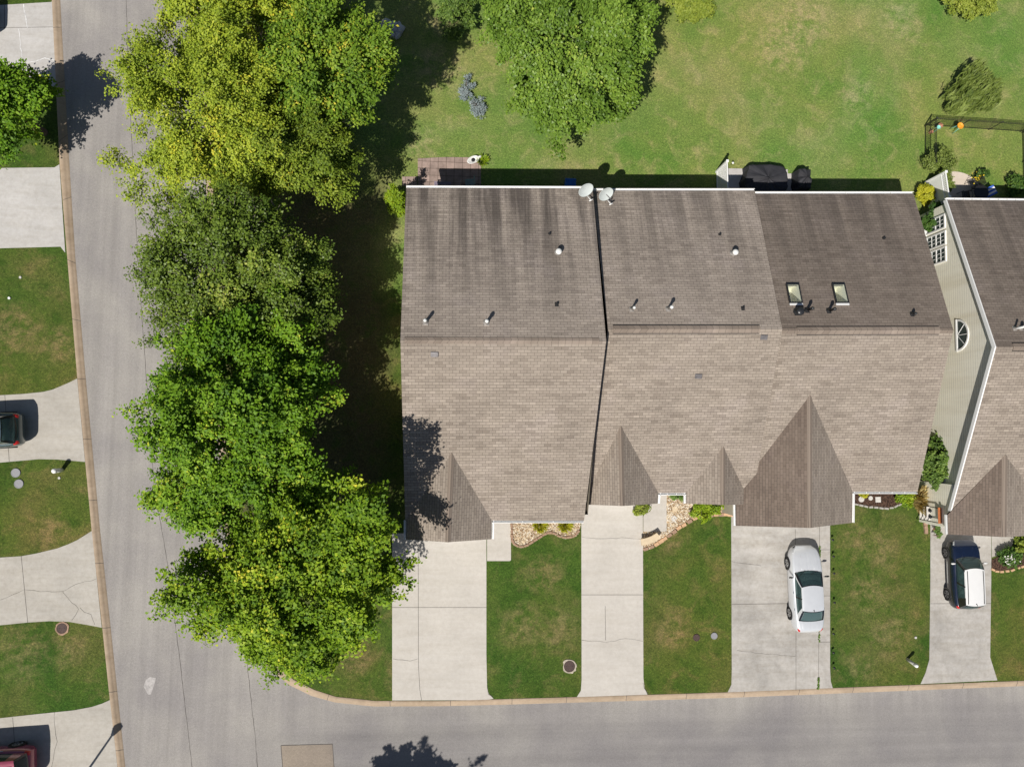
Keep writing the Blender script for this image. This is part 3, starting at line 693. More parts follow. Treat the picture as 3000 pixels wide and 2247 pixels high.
# --- H2
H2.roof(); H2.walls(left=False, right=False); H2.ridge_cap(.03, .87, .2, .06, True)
H2.gable((1819, 1248), (1824, 1482), (1719, 1436), (1719, 1478), (1929, 1443), (1927, 1475), 2.9, 'r', 'garage')
H2.gable((2119, 1305), (2119, 1479), (2010, 1441), (2010, 1475), (2185, 1441), (2184, 1478), 2.9, True, 'window')
gutter(H2.A, H2.B, (0, 1, 0), H2.o); gutter(P(1927, 1444, 2.9), P(2010, 1444, 2.9), (0, -1, 0), H2.o, hang=.4); gutter(P(2185, 1444, 2.9), P(2207, 1444, 2.9), (0, -1, 0), H2.o, hang=.3)
H2.pipe((2108, 688), .12, .045, 0, 'pipe_white', 'vent_pipe', 'pipe_black'); H2.pipe((2176, 904), .14, .045, 0, 'pipe_white', 'vent_pipe', 'pipe_black')
H2.pipe((2147, 744), .42, .09, .155, 'pipe_white', 'vent_cap'); H2.pipe((1850, 907), .62, .055, .075); H2.pipe((1957, 906), .68, .065, .09)
H2.louvre((2238, 988)); H2.louvre((2046, 1102))
# --- H3 with skylight wells
def uv_of(h, px):
    p = PP(*px, h.rear); best = None
    u, v = .5, .5
    for _ in range(30):
        q = h.C.lerp(h.D, u).lerp(h.A.lerp(h.B, u), v); du = (h.D - h.C) * (1 - v) + (h.B - h.A) * v; dv = h.A.lerp(h.B, u) - h.C.lerp(h.D, u)
        r = p - q; u += r.dot(du) / du.length_squared; v += (r - du * (r.dot(du) / du.length_squared)).dot(dv) / dv.length_squared
    return u, v
SKYG = glass_mat('skylight_glass', (.30, .34, .34), .08); SKYG.node_tree.nodes['Transparent BSDF'].inputs[0].default_value = (.95, .97, .96, 1)
def sky_hole(a, b):
    (u0, v0), (u1, v1) = uv_of(H3, a), uv_of(H3, b); return (min(u0, u1), max(u0, u1), min(v0, v1), max(v0, v1))
holes = [sky_hole((2314, 886), (2336, 837)), sky_hole((2450, 888), (2470, 838))]
v0 = (holes[0][2] + holes[1][2]) / 2; v1 = (holes[0][3] + holes[1][3]) / 2; holes = [(h[0], h[1], v0, v1) for h in holes]
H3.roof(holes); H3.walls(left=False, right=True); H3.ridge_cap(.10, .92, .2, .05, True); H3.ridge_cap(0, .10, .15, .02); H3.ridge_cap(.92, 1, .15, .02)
for h in holes:
    c4 = [H3.bl(h[0], h[3]), H3.bl(h[1], h[3]), H3.bl(h[1], h[2]), H3.bl(h[0], h[2])]; n = Vector(H3.rear[1]); n = n if n.z > 0 else -n
    u = (c4[1] - c4[0]).normalized(); w_ = (c4[1] - c4[0]).length; d_ = (c4[2] - c4[1]).normalized(); l_ = (c4[2] - c4[1]).length; cc = sum(c4, Vector()) / 4
    R = Matrix((u, d_, n)).transposed().to_4x4(); m = MB()
    for sg in (-1, 1): m.box(cc + u * sg * (w_ / 2 + .03) + n * .05, (.06, l_ + .16, .14), M4=R)
    m.box(cc + d_ * -(l_ / 2 + .045) + n * .05, (w_ - .004, .06, .138), M4=R); m.box(cc + d_ * (l_ / 2 + .045) + n * .05, (w_ - .004, .06, .138), M4=R)
    sk = m.build('skylight', M['pipe_black'], H3.o)
    MB().box(cc + d_ * (l_ / 2 + .13) + n * .06, (w_ + .12, .10, .04), M4=R).build('sill', M['white'], sk)
    MB().box(cc + n * .10, (w_, l_ + .02, .012), M4=R).build('pane', SKYG, sk)
    lo = [p + Vector((0, 0, -.75)) for p in c4]; k = [(p - cc) * .995 + cc + n * .09 for p in c4]
    MB().add(k + lo, [(0, 1, 5, 4), (1, 2, 6, 5), (2, 3, 7, 6), (3, 0, 4, 7), (4, 5, 6, 7)]).build('light_shaft', M['cream'], sk)
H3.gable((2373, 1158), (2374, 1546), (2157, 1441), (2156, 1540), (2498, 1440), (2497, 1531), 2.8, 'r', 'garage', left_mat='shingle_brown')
gutter(P(2156, 1540, 2.8), P(2155, 1478, 2.8), (-1, 0, 0), H3.o)
gutter(H3.A, H3.B, (0, 1, 0), H3.o); gutter(P(2500, 1440, 2.8), P(2688, 1440, 2.8), (0, -1, 0), H3.o, hang=.65)
H3.pipe((2588, 699), .12, .05, 0, 'pipe_black', 'vent_pipe', 'pipe_black'); H3.pipe((2672, 921), .32, .06, .08, 'pipe_black', 'vent_pipe', 'pipe_black')
H3.pipe((2335, 915), .42, .10, .21, 'pipe_black', 'vent_cap', 'pipe_black'); H3.pipe((2364, 909), .62, .07, .085, 'pipe_black', 'vent_pipe', 'pipe_black'); H3.pipe((2428, 911), .62, .07, .09, 'pipe_black', 'vent_pipe', 'pipe_black')
# --- H4
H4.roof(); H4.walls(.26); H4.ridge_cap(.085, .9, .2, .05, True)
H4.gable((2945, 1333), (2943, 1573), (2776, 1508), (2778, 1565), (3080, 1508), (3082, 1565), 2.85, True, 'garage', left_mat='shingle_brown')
gutter(H4.A, H4.B, (0, 1, 0), H4.o, hang=.5); gutter(P(3082, 1500, 2.85), P(3330, 1500, 2.85), (0, -1, 0), H4.o)
H4.pipe((2972, 963), .62, .055, 0, 'pipe_white')
H4.pipe((2990, 962), .4, .06, .09)
rk = MB()
for a, b in ((H4.A, H4.C), (H4.C, H4.E)):
    d = b - a; R = Matrix((Vector((0, -1, 0)) if False else d.normalized(), Vector((1, 0, 0)), Vector((0, 0, 1)))).transposed()
    V = [];
    for p in (a, b):
        for dx, dz in ((-.035, .025), (.03, .025), (.03, -.20), (-.035, -.20)): V.append(p + Vector((dx, 0, dz)))
    rk.add(V, [(0, 1, 2, 3), (7, 6, 5, 4), (0, 4, 5, 1), (1, 5, 6, 2), (2, 6, 7, 3), (3, 7, 4, 0)])
rk.build('rake_board', M['white'], H4.o)
xw = H4.xl
# windows on the west gable wall, read from the photo at their height
WT, WB_ = 2.30, .75
def wall_y(px, py):                 # where a ray meets the west wall plane
    return PP(px, py, (Vector((xw, 0, 0)), Vector((-1, 0, 0))))
for (ya, yb) in (((2769, 627), (2768, 668)), ((2771, 676), (2771, 716)), ((2772, 722), (2773, 765))):
    a, b = wall_y(*ya), wall_y(*yb); zt = min(a.z, 2.6); w = abs(a.y - b.y) - .12
    window(H4.o, (xw - .02, (a.y + b.y) / 2, zt - .80), w, 1.5, (-1, 0, 0), grid=(3, 4))
# half-round gable window
c0 = wall_y(2806, 983); 
m = MB(); rr = .78
arc = [(rr * math.cos(t), rr * math.sin(t)) for t in np.linspace(0, math.pi, 17)]
for i in range(16):
    (x0, z0), (x1, z1) = arc[i], arc[i + 1]; k = 1.12
    V = [(xw - .05, c0.y + q[0], c0.z + q[1]) for q in ((x0, z0), (x1, z1), (x1 * k, z1 * k), (x0 * k, z0 * k))]
    V2 = [(xw + .01, v[1], v[2]) for v in V]
    m.add(V + V2, [(0, 1, 2, 3), (0, 4, 5, 1), (3, 2, 6, 7)])
m.box((xw - .03, c0.y, c0.z - .05), (.07, rr * 2 * 1.14, .10))
for t in (math.pi / 4, math.pi / 2, 3 * math.pi / 4): 
    m.tube([(xw - .03, c0.y, c0.z), (xw - .03, c0.y + rr * math.cos(t), c0.z + rr * math.sin(t))], .016, 6)
fw = m.build('window', M['white'], H4.o)
MB().add([(xw - .012, c0.y + q[0], c0.z + q[1]) for q in arc], [tuple(range(16, -1, -1))]).build('pane', M['glass'], fw)
# rear walls get a sliding door and a window each
for h, n in ((H1, 2), (H2, 2), (H3, 2), (H4, 2)):
    for k in range(n):
        x = h.xl + (h.xr - h.xl) * (.28 + .44 * k)
        window(h.o, (x, h.yr + .02, 1.15 if k == 0 else 1.45), 1.7 if k == 0 else 1.1, 2.0 if k == 0 else 1.3, (0, 1, 0), grid=(2, 1) if k == 0 else (2, 2), sash=(k == 1))
# satellite dishes (each bolted to a roof, so a part of that house)
def dish(h, centre_px, z, foot_px, foot_plane):
    c = P(*centre_px, z); m = MB()
    nrm = Vector((.30, -.62, .62)).normalized(); u = Vector((.80, .52, 0)); u = (u - nrm * u.dot(nrm)).normalized(); v = nrm.cross(u)
    V, Fc = [], []; N = 28
    for j, r in enumerate((0, .35, .7, .95, 1.0)):
        for k in range(N):
            a = 2 * math.pi * k / N; V.append(c + u * (.42 * r * math.cos(a)) + v * (.35 * r * math.sin(a)) + nrm * (.10 * r * r - .02))
    for j in range(4):
        for k in range(N): Fc.append((j * N + k, j * N + (k + 1) % N, (j + 1) * N + (k + 1) % N, (j + 1) * N + k))
    B = len(V); V += [p - nrm * .025 for p in V]
    Fc += [tuple(i + B for i in f[::-1]) for f in Fc]
    for k in range(N): Fc.append((4 * N + k, 4 * N + (k + 1) % N, B + 4 * N + (k + 1) % N, B + 4 * N + k))
    d = mesh_from('satellite_dish', V, Fc, M['dish'], h.o, True)
    f = PP(*foot_px, foot_plane); low = c - v * .36
    if (c - v * .36).z > (c + v * .36).z: low = c + v * .36
    head = low + nrm * .42 + Vector((0.02, -.06, .0))
    a = MB().tube([low - nrm * .02, low.lerp(head, .5) + Vector((0, 0, -.02)), head], .024, 8); a.box(head, (.07, .07, .07), .6, bev=.015)
    a.tube([head + Vector((-.09, -.05, 0)), head + Vector((.09, .05, 0))], .035, 8)
    a.build('feed_arm', M['pipe_white'], d, True)
    b = MB().tube([f, f + Vector((0, 0, .25)), c - nrm * .06], .026, 8); b.box(f, (.18, .22, .04), .3, bev=.01); b.build('mast', M['vent_grey'], d, True)
dish(H1, (1715, 556), 4.62, (1721, 573), H1.rear); dish(H2, (1774, 568), 3.95, (1788, 590), H2.rear)

# ------------------------------------------------------------------ foliage
def leaves_mesh(name, pts, nrm, axis, size, tint, mat, parent=None, aspect=.75, fold=.22):
    n = len(pts); ax = axis - nrm * (axis * nrm).sum(1, keepdims=True); ax /= np.linalg.norm(ax, axis=1, keepdims=True) + 1e-9
    sd = np.cross(nrm, ax); s = size[:, None]
    V = np.stack([pts - ax * s * .5, pts + sd * s * aspect * .5 + nrm * s * fold, pts + ax * s * .55, pts - sd * s * aspect * .5 + nrm * s * fold], 1).reshape(-1, 3)
    org = np.zeros(3)
    if parent is not None:
        r = parent
        while r.parent: r = r.parent
        org = np.array(ORG.get(r.name, Vector((0, 0, 0))))
    else: org = np.array([V[:, 0].mean(), V[:, 1].mean(), V[:, 2].min()])
    V = V - org
    me = bpy.data.meshes.new(name); me.vertices.add(4 * n); me.vertices.foreach_set('co', V.ravel())
    me.loops.add(4 * n); me.loops.foreach_set('vertex_index', np.arange(4 * n, dtype=np.int32))
    me.polygons.add(n); me.polygons.foreach_set('loop_start', np.arange(0, 4 * n, 4, dtype=np.int32))
    me.polygons.foreach_set('loop_total', np.full(n, 4, dtype=np.int32))
    at = me.attributes.new('tint', 'FLOAT', 'POINT'); at.data.foreach_set('value', np.repeat(tint, 4).astype(np.float32))
    me.materials.append(mat); me.update(calc_edges=True); me.validate()
    o = bpy.data.objects.new(name, me); COL.objects.link(o)
    if parent is not None: o.parent = parent
    else: o.location = tuple(org); ORG[o.name] = Vector(tuple(org))
    return o
def unit(a): return a / (np.linalg.norm(a, axis=-1, keepdims=True) + 1e-9)
def crown_pts(lobes, ncl, per, clen, crad, rg, inner=.45, jag=.25, low=-.35, up=.5, outw=.35, bough=7):
    """lobes: list of (cx,cy,cz,rx,ry,rz). Leaf sprays sit on boughs, boughs on the lobes, so gaps open between boughs.
    Returns leaf positions, normals, axes, tint and spray centres"""
    nb = max(len(lobes) * 2, ncl // bough)
    w = np.array([l[3] * l[4] for l in lobes]); w = w / w.sum()
    li = rg.choice(len(lobes), nb, p=w); L = np.array(lobes)[li]
    d = unit(rg.normal(size=(nb, 3))); d[:, 2] = np.where(d[:, 2] < low, -d[:, 2], d[:, 2]); d = unit(d)
    a = np.arctan2(d[:, 1], d[:, 0]); ph = rg.uniform(0, 6.28, 6)
    lump = 1 + jag * (.5 * np.sin(3 * a + ph[0] + 2 * d[:, 2]) + .4 * np.sin(7 * a + ph[1] - 3 * d[:, 2])) + rg.normal(0, jag * .3, nb)
    r = (inner * .8 + (.88 - inner * .8) * rg.random(nb) ** .5) * lump
    bc = L[:, :3] + d * L[:, 3:6] * r[:, None]
    rb = np.minimum(L[:, 3], L[:, 4]) * rg.uniform(.22, .42, nb) * (1 if inner < .6 else .8)
    btone = rg.normal(0, .12, nb)
    bi = rg.choice(nb, ncl, p=rb ** 1.6 / (rb ** 1.6).sum())
    e = unit(rg.normal(size=(ncl, 3)) + d[bi] * .7 + np.array([0, 0, .35])); e[:, 2] = np.where(e[:, 2] < -.4, -e[:, 2], e[:, 2])
    c = bc[bi] + e * (rb[bi] * (.45 + .6 * rg.random(ncl)))[:, None] * np.array([1, 1, .75])
    ok = c[:, 2] > .2; c, e, bi = c[ok], e[ok], bi[ok]; ncl = len(c)
    axis = unit(e * np.array([1, 1, .5]) + d[bi] * np.array([.8, .8, .2]) + rg.normal(0, .25, (ncl, 3)))
    k = rg.poisson(per * rg.uniform(.6, 1.4, ncl)) + 3; idx = np.repeat(np.arange(ncl), k); N = len(idx)
    t = rg.random(N) ** .8 - .4
    cl = clen * rg.uniform(.6, 1.4, ncl)
    p = c[idx] + axis[idx] * (t * cl[idx])[:, None] + rg.normal(0, 1, (N, 3)) * crad * np.array([1, 1, .5]) * (1.0 - .6 * np.clip(t + .1, 0, 1))[:, None]
    nr = unit(rg.normal(0, .40, (N, 3)) + np.array([-.16, -.22, up + .15]) + e[idx] * (outw + .1))
    nr[:, 2] = np.abs(nr[:, 2]); ax = unit(axis[idx] + rg.normal(0, .6, (N, 3)))
    tint = np.clip(.45 + btone[bi][idx] + rg.normal(0, .10, ncl)[idx] + rg.normal(0, .15, N), 0, 1)
    p[:, 2] = np.maximum(p[:, 2], .03)
    return p, nr, ax, tint, c
def limbs(base, tips, r0, mat, parent, rg, n=26, split=.35, name='trunk', twigs=0, allc=None):
    base = Vector(base); m = MB(); top = Vector(np.mean(tips, 0)); top.z = base.z + (top.z - base.z) * .75
    fork = base.lerp(top, split)
    path = [base, base.lerp(fork, .5) + Vector(rg.normal(0, .05, 3)), fork, fork.lerp(top, .5) + Vector(rg.normal(0, .12, 3)), top]
    m.tube([base - Vector((0, 0, .1))] + path, [r0 * 1.35, r0 * 1.15, r0, r0 * .85, r0 * .5, r0 * .15], 9)
    sel = rg.choice(len(tips), min(n, len(tips)), replace=False)
    for i in sel:
        e = Vector(tips[i]); s = fork.lerp(top, rg.uniform(0, .8)); mid = s.lerp(e, .5) + Vector((0, 0, .25)) + Vector(rg.normal(0, .12, 3))
        m.tube([s, mid, e], [r0 * .32, r0 * .2, .012], 5)
    if twigs:
        sel = rg.choice(len(tips), min(twigs, len(tips)), replace=False)
        for i in sel:
            e = Vector(tips[i]); s = fork.lerp(top, rg.uniform(.2, .8)); m.tube([s, s.lerp(e, .5) + Vector((0, 0, .2)), e], [r0 * .25, r0 * .15, .014], 5); out = (e - Vector((top.x, top.y, base.z + (top.z - base.z) * .6))).normalized()
            for q in range(3):
                dv = (out + Vector(rg.normal(0, .35, 3))).normalized()
                m.tube([e - dv * .3, e + dv * .15 + Vector(rg.normal(0, .04, 3)), e + dv * .6], [.018, .013, .006], 4)
    return m.build(name, mat, parent, True)
def tree(name, label, px, zc, r, rz, leaf, mat, seed, ncl=420, per=55, clen=1.0, crad=.24, lobes=None, group=None, bark='bark', jag=.25, twigs=0, trunk_px=None, inner=.45, r0=.17, cat='tree', low=-.35, up=.5, outw=.35, aspect=.75):
    rg = np.random.default_rng(seed); c = P(*px, zc)
    base = Vector((c.x, c.y, 0)) if trunk_px is None else P(*trunk_px, 0)
    o = thing(name, label, cat, base, 0, group)
    k = (DH - zc) / F
    L = [(c.x, c.y, zc, r[0] * k * .86, r[1] * k * .86, rz)]
    for (lx, ly, lz, lr, lrz) in (lobes or []): q = P(lx, ly, lz); L.append((q.x, q.y, lz, lr * (DH - lz) / F * .9, lr * (DH - lz) / F * .9, lrz))
    p, nr, ax, tint, cl = crown_pts(L, ncl, per, clen, crad, rg, inner, jag, low, up, outw)
    size = leaf * rg.uniform(.65, 1.3, len(p))
    leaves_mesh('crown', p, nr, ax, size, tint, M[mat], o, aspect)
    limbs(base, cl, r0, M[bark], o, rg, twigs=twigs)
    return o
ROW = 'row of street trees between the road and the houses'
tree('birch_tree', 'tall yellow green birch leaning over the road, second crown from the top of the row', (635, 330), 6.2, (250, 262), 3.4, .115, 'leaf_birch', 11, 680, 120, 1.05, .22, [(520, 200, 5.5, 130, 2.2), (495, 495, 5.0, 125, 2.2), (700, 150, 6.6, 150, 2.4)], ROW, 'bark_pale', .2, aspect=.62)
tree('birch_tree', 'yellowing birch lobe standing right behind the leaning birch and nearer the rear lawn', (880, 470), 5.4, (165, 125), 3.0, .125, 'leaf_birch_y', 12, 330, 100, .95, .21, None, ROW, 'bark_pale', aspect=.62)
tree('birch_tree', 'green birch beside the boulders with a few yellow leaves', (960, 205), 6.4, (175, 195), 3.2, .14, 'leaf_birch_g', 13, 400, 88, 1.05, .22, None, ROW, 'bark_pale', aspect=.65)
tree('birch_tree', 'yellow green birch cut off by the top edge of the photo', (720, -30), 6.3, (225, 165), 3.2, .13, 'leaf_birch', 14, 420, 95, 1.0, .22, [(580, 30, 6, 100, 2)], ROW, 'bark_pale', aspect=.62)
tree('olive_leaved_tree', 'dark olive tree with bare grey twigs in the middle of the row', (700, 770), 6.0, (278, 195), 3.3, .12, 'leaf_olive', 15, 820, 92, 1.0, .23, [(580, 900, 5, 140, 2.4), (840, 900, 5.2, 150, 2.4), (690, 940, 5.4, 130, 2.2)], ROW, 'bark_pale', .28, 110)
tree('maple_tree', 'bright green maple between the dark twiggy tree and the lowest tree of the row', (700, 1165), 6.2, (265, 230), 3.4, .145, 'leaf_maple', 16, 660, 98, 1.05, .23, [(615, 1330, 5.2, 150, 2.4), (820, 1020, 5.6, 150, 2.4), (870, 1180, 5.8, 120, 2.2), (585, 1130, 5, 115, 2.2)], ROW, 'bark', .28)
tree('maple_tree', 'lime green maple on the street corner beside the first driveway', (850, 1690), 5.8, (265, 250), 3.4, .15, 'leaf_maple_y', 17, 860, 98, 1.1, .23, [(1075, 1500, 8.9, 95, 1.5), (1080, 1620, 8.6, 110, 1.6), (1045, 1740, 8.4, 110, 1.7), (1050, 1410, 8.7, 75, 1.2), (1010, 1600, 6.2, 110, 2.0), (735, 1800, 4.6, 115, 2.0), (900, 1850, 4.4, 120, 2.0), (690, 1640, 5, 100, 2), (935, 1925, 3.8, 85, 1.6)], ROW, 'bark', .32)
tree('dark_maple_tree', 'dense dark green crown tucked between the two maples of the row', (760, 1415), 5.0, (270, 110), 2.6, .145, 'leaf_maple', 18, 380, 88, 1.0, .23, [(560, 1455, 4.6, 90, 1.8), (650, 1490, 4.8, 95, 1.8), (900, 1400, 5, 110, 2)], ROW)
tree('broadleaf_tree', 'broad leaved tree with a round crown alone on the rear lawn', (1655, 195), 4.9, (235, 232), 3.1, .145, 'leaf_syc', 19, 760, 118, .75, .24, [(1545, 60, 4.5, 140, 2.2), (1780, 70, 4.6, 150, 2.2), (1640, 370, 3.9, 80, 1.4)], None, 'bark', .22)
tree('young_tree', 'small green tree at the left photo edge shading the driveway', (42, 325), 2.7, (108, 125), 1.8, .15, 'leaf_maple', 20, 230, 84, .9, .22, None, None, 'bark', .3)
# tree that stands south of the lower road, outside the picture: only its shadow falls into it
rg = np.random.default_rng(33); cX, cY = -4.9, -24.5
o = thing('shade_tree', 'tall pointed tree across the lower road, seen only by its shadow on the asphalt', 'tree', (cX, cY, 0))
SPX = [(-3.9, 10.0), (-2.4, 11.8), (-1.0, 13.0), (.6, 12.0), (2.0, 12.4), (3.5, 11.2), (4.7, 9.6)]
Lb = [(cX + dx, cY + .3 * math.sin(dx * 3), h * .6, .5, .6, h * .46) for dx, h in SPX] + [(cX, cY, 5.4, 3.9, 2.4, 3.2)]
p, nr, ax, tint, cl = crown_pts(Lb, 900, 40, .7, .15, rg, .3, .12)
leaves_mesh('crown', p, nr, ax, .2 * rg.uniform(.7, 1.3, len(p)), tint, M['leaf_dark'], o); limbs((cX, cY, 0), cl, .2, M['bark'], o, rg)

def shrub(name, label, px, h, r, leaf, mat, seed, ncl=120, per=30, clen=.35, crad=.1, cat='shrub', group=None, aspect=.7, zc=None, lobes=None, jag=.18, up=.5, low=-.2, r2=None, inner=.5, cone=False, parent_thing=True):
    rg = np.random.default_rng(seed); b = P(*px, 0); o = thing(name, label, cat, b, 0, group)
    L = [(b.x, b.y, h * .5, r * .85, (r2 or r) * .85, h * .5)]
    if cone: L = [(b.x, b.y, h * (.18 + .16 * k), r * (1 - .19 * k), r * (1 - .19 * k), h * .2) for k in range(5)]
    for (dx, dy, dz, lr, lh) in (lobes or []): L.append((b.x + dx, b.y + dy, dz, lr, lr, lh))
    p, nr, ax, tint, cl = crown_pts(L, ncl, per, clen, crad, rg, inner, jag, low, up)
    p[:, 2] = np.maximum(p[:, 2], .03)
    leaves_mesh('foliage', p, nr, ax, leaf * rg.uniform(.65, 1.3, len(p)), tint, M[mat], o, aspect)
    limbs(b, cl, .035, M['bark'], o, rg, 10, .2, 'stem'); return o
def blades(name, label, px, r, h, n, w, mat, seed, lean=(0, 0), cat='grass clump', spread=1.0, group=None, root=.45):
    rg = np.random.default_rng(seed); b = P(*px, 0); a = rg.uniform(0, 6.283, n); rr = r * rg.random(n) ** .6
    base = np.stack([b.x + rr * root * np.cos(a), b.y + rr * root * np.sin(a), np.zeros(n)], 1); V = []; Fc = []; T = []
    tip = np.stack([b.x + rr * spread * np.cos(a) + lean[0] * rg.uniform(.5, 1.3, n), b.y + rr * spread * np.sin(a) + lean[1] * rg.uniform(.5, 1.3, n), h * rg.uniform(.5, 1.05, n)], 1)
    mid = base * .45 + tip * .55; mid[:, 2] = np.maximum(mid[:, 2], tip[:, 2] * .75 + .02)
    d = tip - base; sd = np.stack([-d[:, 1], d[:, 0], np.zeros(n)], 1); sd = unit(sd) * w / 2
    for i in range(n):
        k = len(V); V += [base[i] - sd[i] * .7, base[i] + sd[i] * .7, mid[i] + sd[i], mid[i] - sd[i], tip[i] + sd[i] * .15, tip[i] - sd[i] * .15]; Fc += [(k, k + 1, k + 2, k + 3), (k + 3, k + 2, k + 4, k + 5)]
        T += [float(np.clip(.5 + rg.normal(0, .25), 0, 1))] * 6
    o = mesh_from(name, V, Fc, M[mat]); at = o.data.attributes.new('tint', 'FLOAT', 'POINT'); at.data.foreach_set('value', np.array(T, dtype=np.float32))
    return tag(o, label, cat, group)
shrub('conifer_shrub', 'lime green columnar conifer at the left rear corner of the leftmost house', (1170, 612), 3.5, .58, .10, 'leaf_lime', 41, 300, 40, .3, .08, cone=True, low=-.1)
shrub('evergreen_shrub', 'dark evergreen bush at the top edge left of the round broad leaved tree', (1345, 55), 1.8, 1.15, .12, 'leaf_ever', 42, 200, 38, .55, .1, jag=.35)
shrub('round_shrub', 'pale green round bush cut by the top edge right of the broad leaved tree', (2005, 12), 1.3, 1.55, .11, 'leaf_shrub', 43, 380, 34, .35, .1, low=0)
shrub('round_shrub', 'yellow green round bush at the top edge furthest right', (2815, 0), 1.3, 1.75, .11, 'leaf_shrub', 44, 420, 34, .35, .1, low=0)
rg = np.random.default_rng(45); b = P(2815, 296, 0); o = thing('feathery_shrub', 'large feathery olive shrub just outside the black fence', 'shrub', b)
Lf = [(b.x, b.y, .75, 1.15, .95, .75), (b.x + .55, b.y + .45, .9, .8, .7, .6), (b.x - .6, b.y - .25, .6, .6, .6, .5), (b.x + .35, b.y + 1.0, 1.0, .45, .5, .5)]
pf, nf, af, tf, cf = crown_pts(Lf, 420, 22, .5, .12, rg, .4, .35, -.1)
af = unit(rg.normal(0, .30, (len(pf), 3)) + np.array([.55, .60, .45])); nf = unit(rg.normal(0, .5, (len(pf), 3)) + np.array([-.3, -.3, 1.0]))
leaves_mesh('foliage', pf, nf, af, .42 * rg.uniform(.5, 1.3, len(pf)), tf, M['leaf_feather'], o, .17); limbs(b, cf, .05, M['bark'], o, rg, 14, .2, 'stem')
shrub('feathery_shrub', 'loose olive bush beside the white lattice screen inside the fence', (2731, 484), 1.1, .72, .10, 'leaf_feather', 46, 150, 30, .6, .11, jag=.4, r2=.7)
shrub('gold_shrub', 'round golden bush below the white lattice screen', (2690, 581), .95, .5, .10, 'leaf_gold', 47, 150, 32, .2, .07, low=0)
shrub('glossy_shrub', 'tall dark green bush between the two houses in front of the upper window', (2695, 660), 1.7, .6, .13, 'leaf_dark', 48, 170, 34, .35, .11, r2=1.0, jag=.35)
shrub('lime_plant', 'lime plant under the lowest of the three side windows', (2712, 745), 1.1, .36, .12, 'leaf_shrub', 49, 60, 26, .25, .08, jag=.3)
shrub('hedge_bush', 'large clipped evergreen bush against the pale gable wall', (2712, 1350), 2.35, 1.15, .13, 'leaf_ever', 50, 620, 46, .3, .10, low=-.1, r2=1.85, jag=.06, inner=.7)
blades('grass_clump', 'straw coloured ornamental grass clump beside the clipped evergreen bush', (2690, 1462), 1.0, 1.0, 1500, .05, 'leaf_straw', 51, (.25, 0), 'ornamental grass', 1.0)
shrub('silver_plant', 'silver blue plant edging the left side of the round tree, upper patch', (1366, 262), .3, .5, .07, 'leaf_silver', 52, 90, 20, .25, .08, r2=.9, low=0)
shrub('silver_plant', 'silver blue plant edging the left side of the round tree, lower patch', (1400, 318), .3, .5, .07, 'leaf_silver', 53, 90, 20, .25, .08, r2=.8, low=0)
blades('spiky_plant', 'green spiky plant at the corner of the pink paved patio', (1412, 474), .42, .35, 120, .07, 'leaf_lime', 54, (.05, 0), 'plant', 1.0)
blades('daylily_clump', 'yellow green clump in the gravel bed of the leftmost house, left one', (1582, 1535), .55, .35, 200, .05, 'leaf_gold', 55, (0, 0), 'plant')
blades('daylily_clump', 'yellow green clump in the gravel bed of the leftmost house, right one', (1655, 1536), .55, .35, 200, .05, 'leaf_gold', 56, (0, 0), 'plant')
shrub('bushy_plant', 'small yellow green bush at the corner of the second driveway', (1873, 1487), .5, .42, .11, 'leaf_shrub', 57, 50, 24, .2, .07, low=0)
shrub('bushy_plant', 'low green plant under the front gutter in the tan gravel bed', (1985, 1447), .5, .55, .10, 'leaf_weed', 58, 50, 22, .2, .07, low=0, r2=.25)
shrub('bushy_plant', 'bright green bush overhanging the tan edging blocks', (2050, 1478), .55, .85, .12, 'leaf_lime', 59, 130, 26, .3, .09, low=0, r2=.5, lobes=[(.15, -.45, .3, .4, .3), (1.0, .0, .25, .35, .25)])
shrub('bushy_plant', 'yellow plant beside the downspout in the mulch bed', (2516, 1451), .4, .32, .10, 'leaf_gold', 60, 40, 22, .2, .06, low=0)
shrub('bushy_plant', 'wide bright green plant at the right end of the mulch bed', (2640, 1455), .5, .75, .11, 'leaf_lime', 61, 110, 24, .25, .08, low=0, r2=.45)
shrub('flower_bush', 'dark green bush with white flowers beside the dark blue car', (2945, 1632), .6, .75, .11, 'leaf_dark', 62, 110, 26, .25, .08, low=0, r2=.6)
shrub('bushy_plant', 'yellow green bush at the right edge beside the front walk', (2990, 1592), .9, .75, .12, 'leaf_shrub', 63, 110, 26, .3, .09, low=0)
shrub('bushy_plant', 'dark shaded bush behind the right house at the photo edge', (2960, 555), .7, .9, .13, 'leaf_dark', 64, 110, 24, .4, .12, low=0, r2=.5)
shrub('flower_plant', 'spiky plant with yellow flowers beside the patio chairs', (2864, 522), .6, .24, .12, 'leaf_dark', 65, 40, 20, .3, .07, low=0)
shrub('vine_plant', 'leafy vine at the right foot of the white lattice screen', (2757, 548), .9, .22, .10, 'leaf_feather', 66, 50, 22, .3, .08, r2=.75)
for nm, px, z, n, mt, r, lab in (('blossoms', (2963, 1640), .6, 60, 'petal_white', .35, 'white blossoms on the dark green bush'), ('blossoms', (2864, 522), .62, 26, 'petal_yellow', .25, 'yellow blossoms beside the patio chairs')):
    rg = np.random.default_rng(n); q = P(*px, z); pp = np.array(q) + rg.normal(0, 1, (n, 3)) * np.array([r * .6, r * .5, .06])
    b = [o for o in COL.objects if o.get('label', '').startswith('dark green bush with white' if mt == 'petal_white' else 'spiky plant with yellow')][0]
    leaves_mesh('blossom', pp, unit(rg.normal(0, .3, (n, 3)) + np.array([0, 0, 1.])), rg.normal(0, 1, (n, 3)), np.full(n, .10), rg.random(n), M[mt], b, .9, .05)

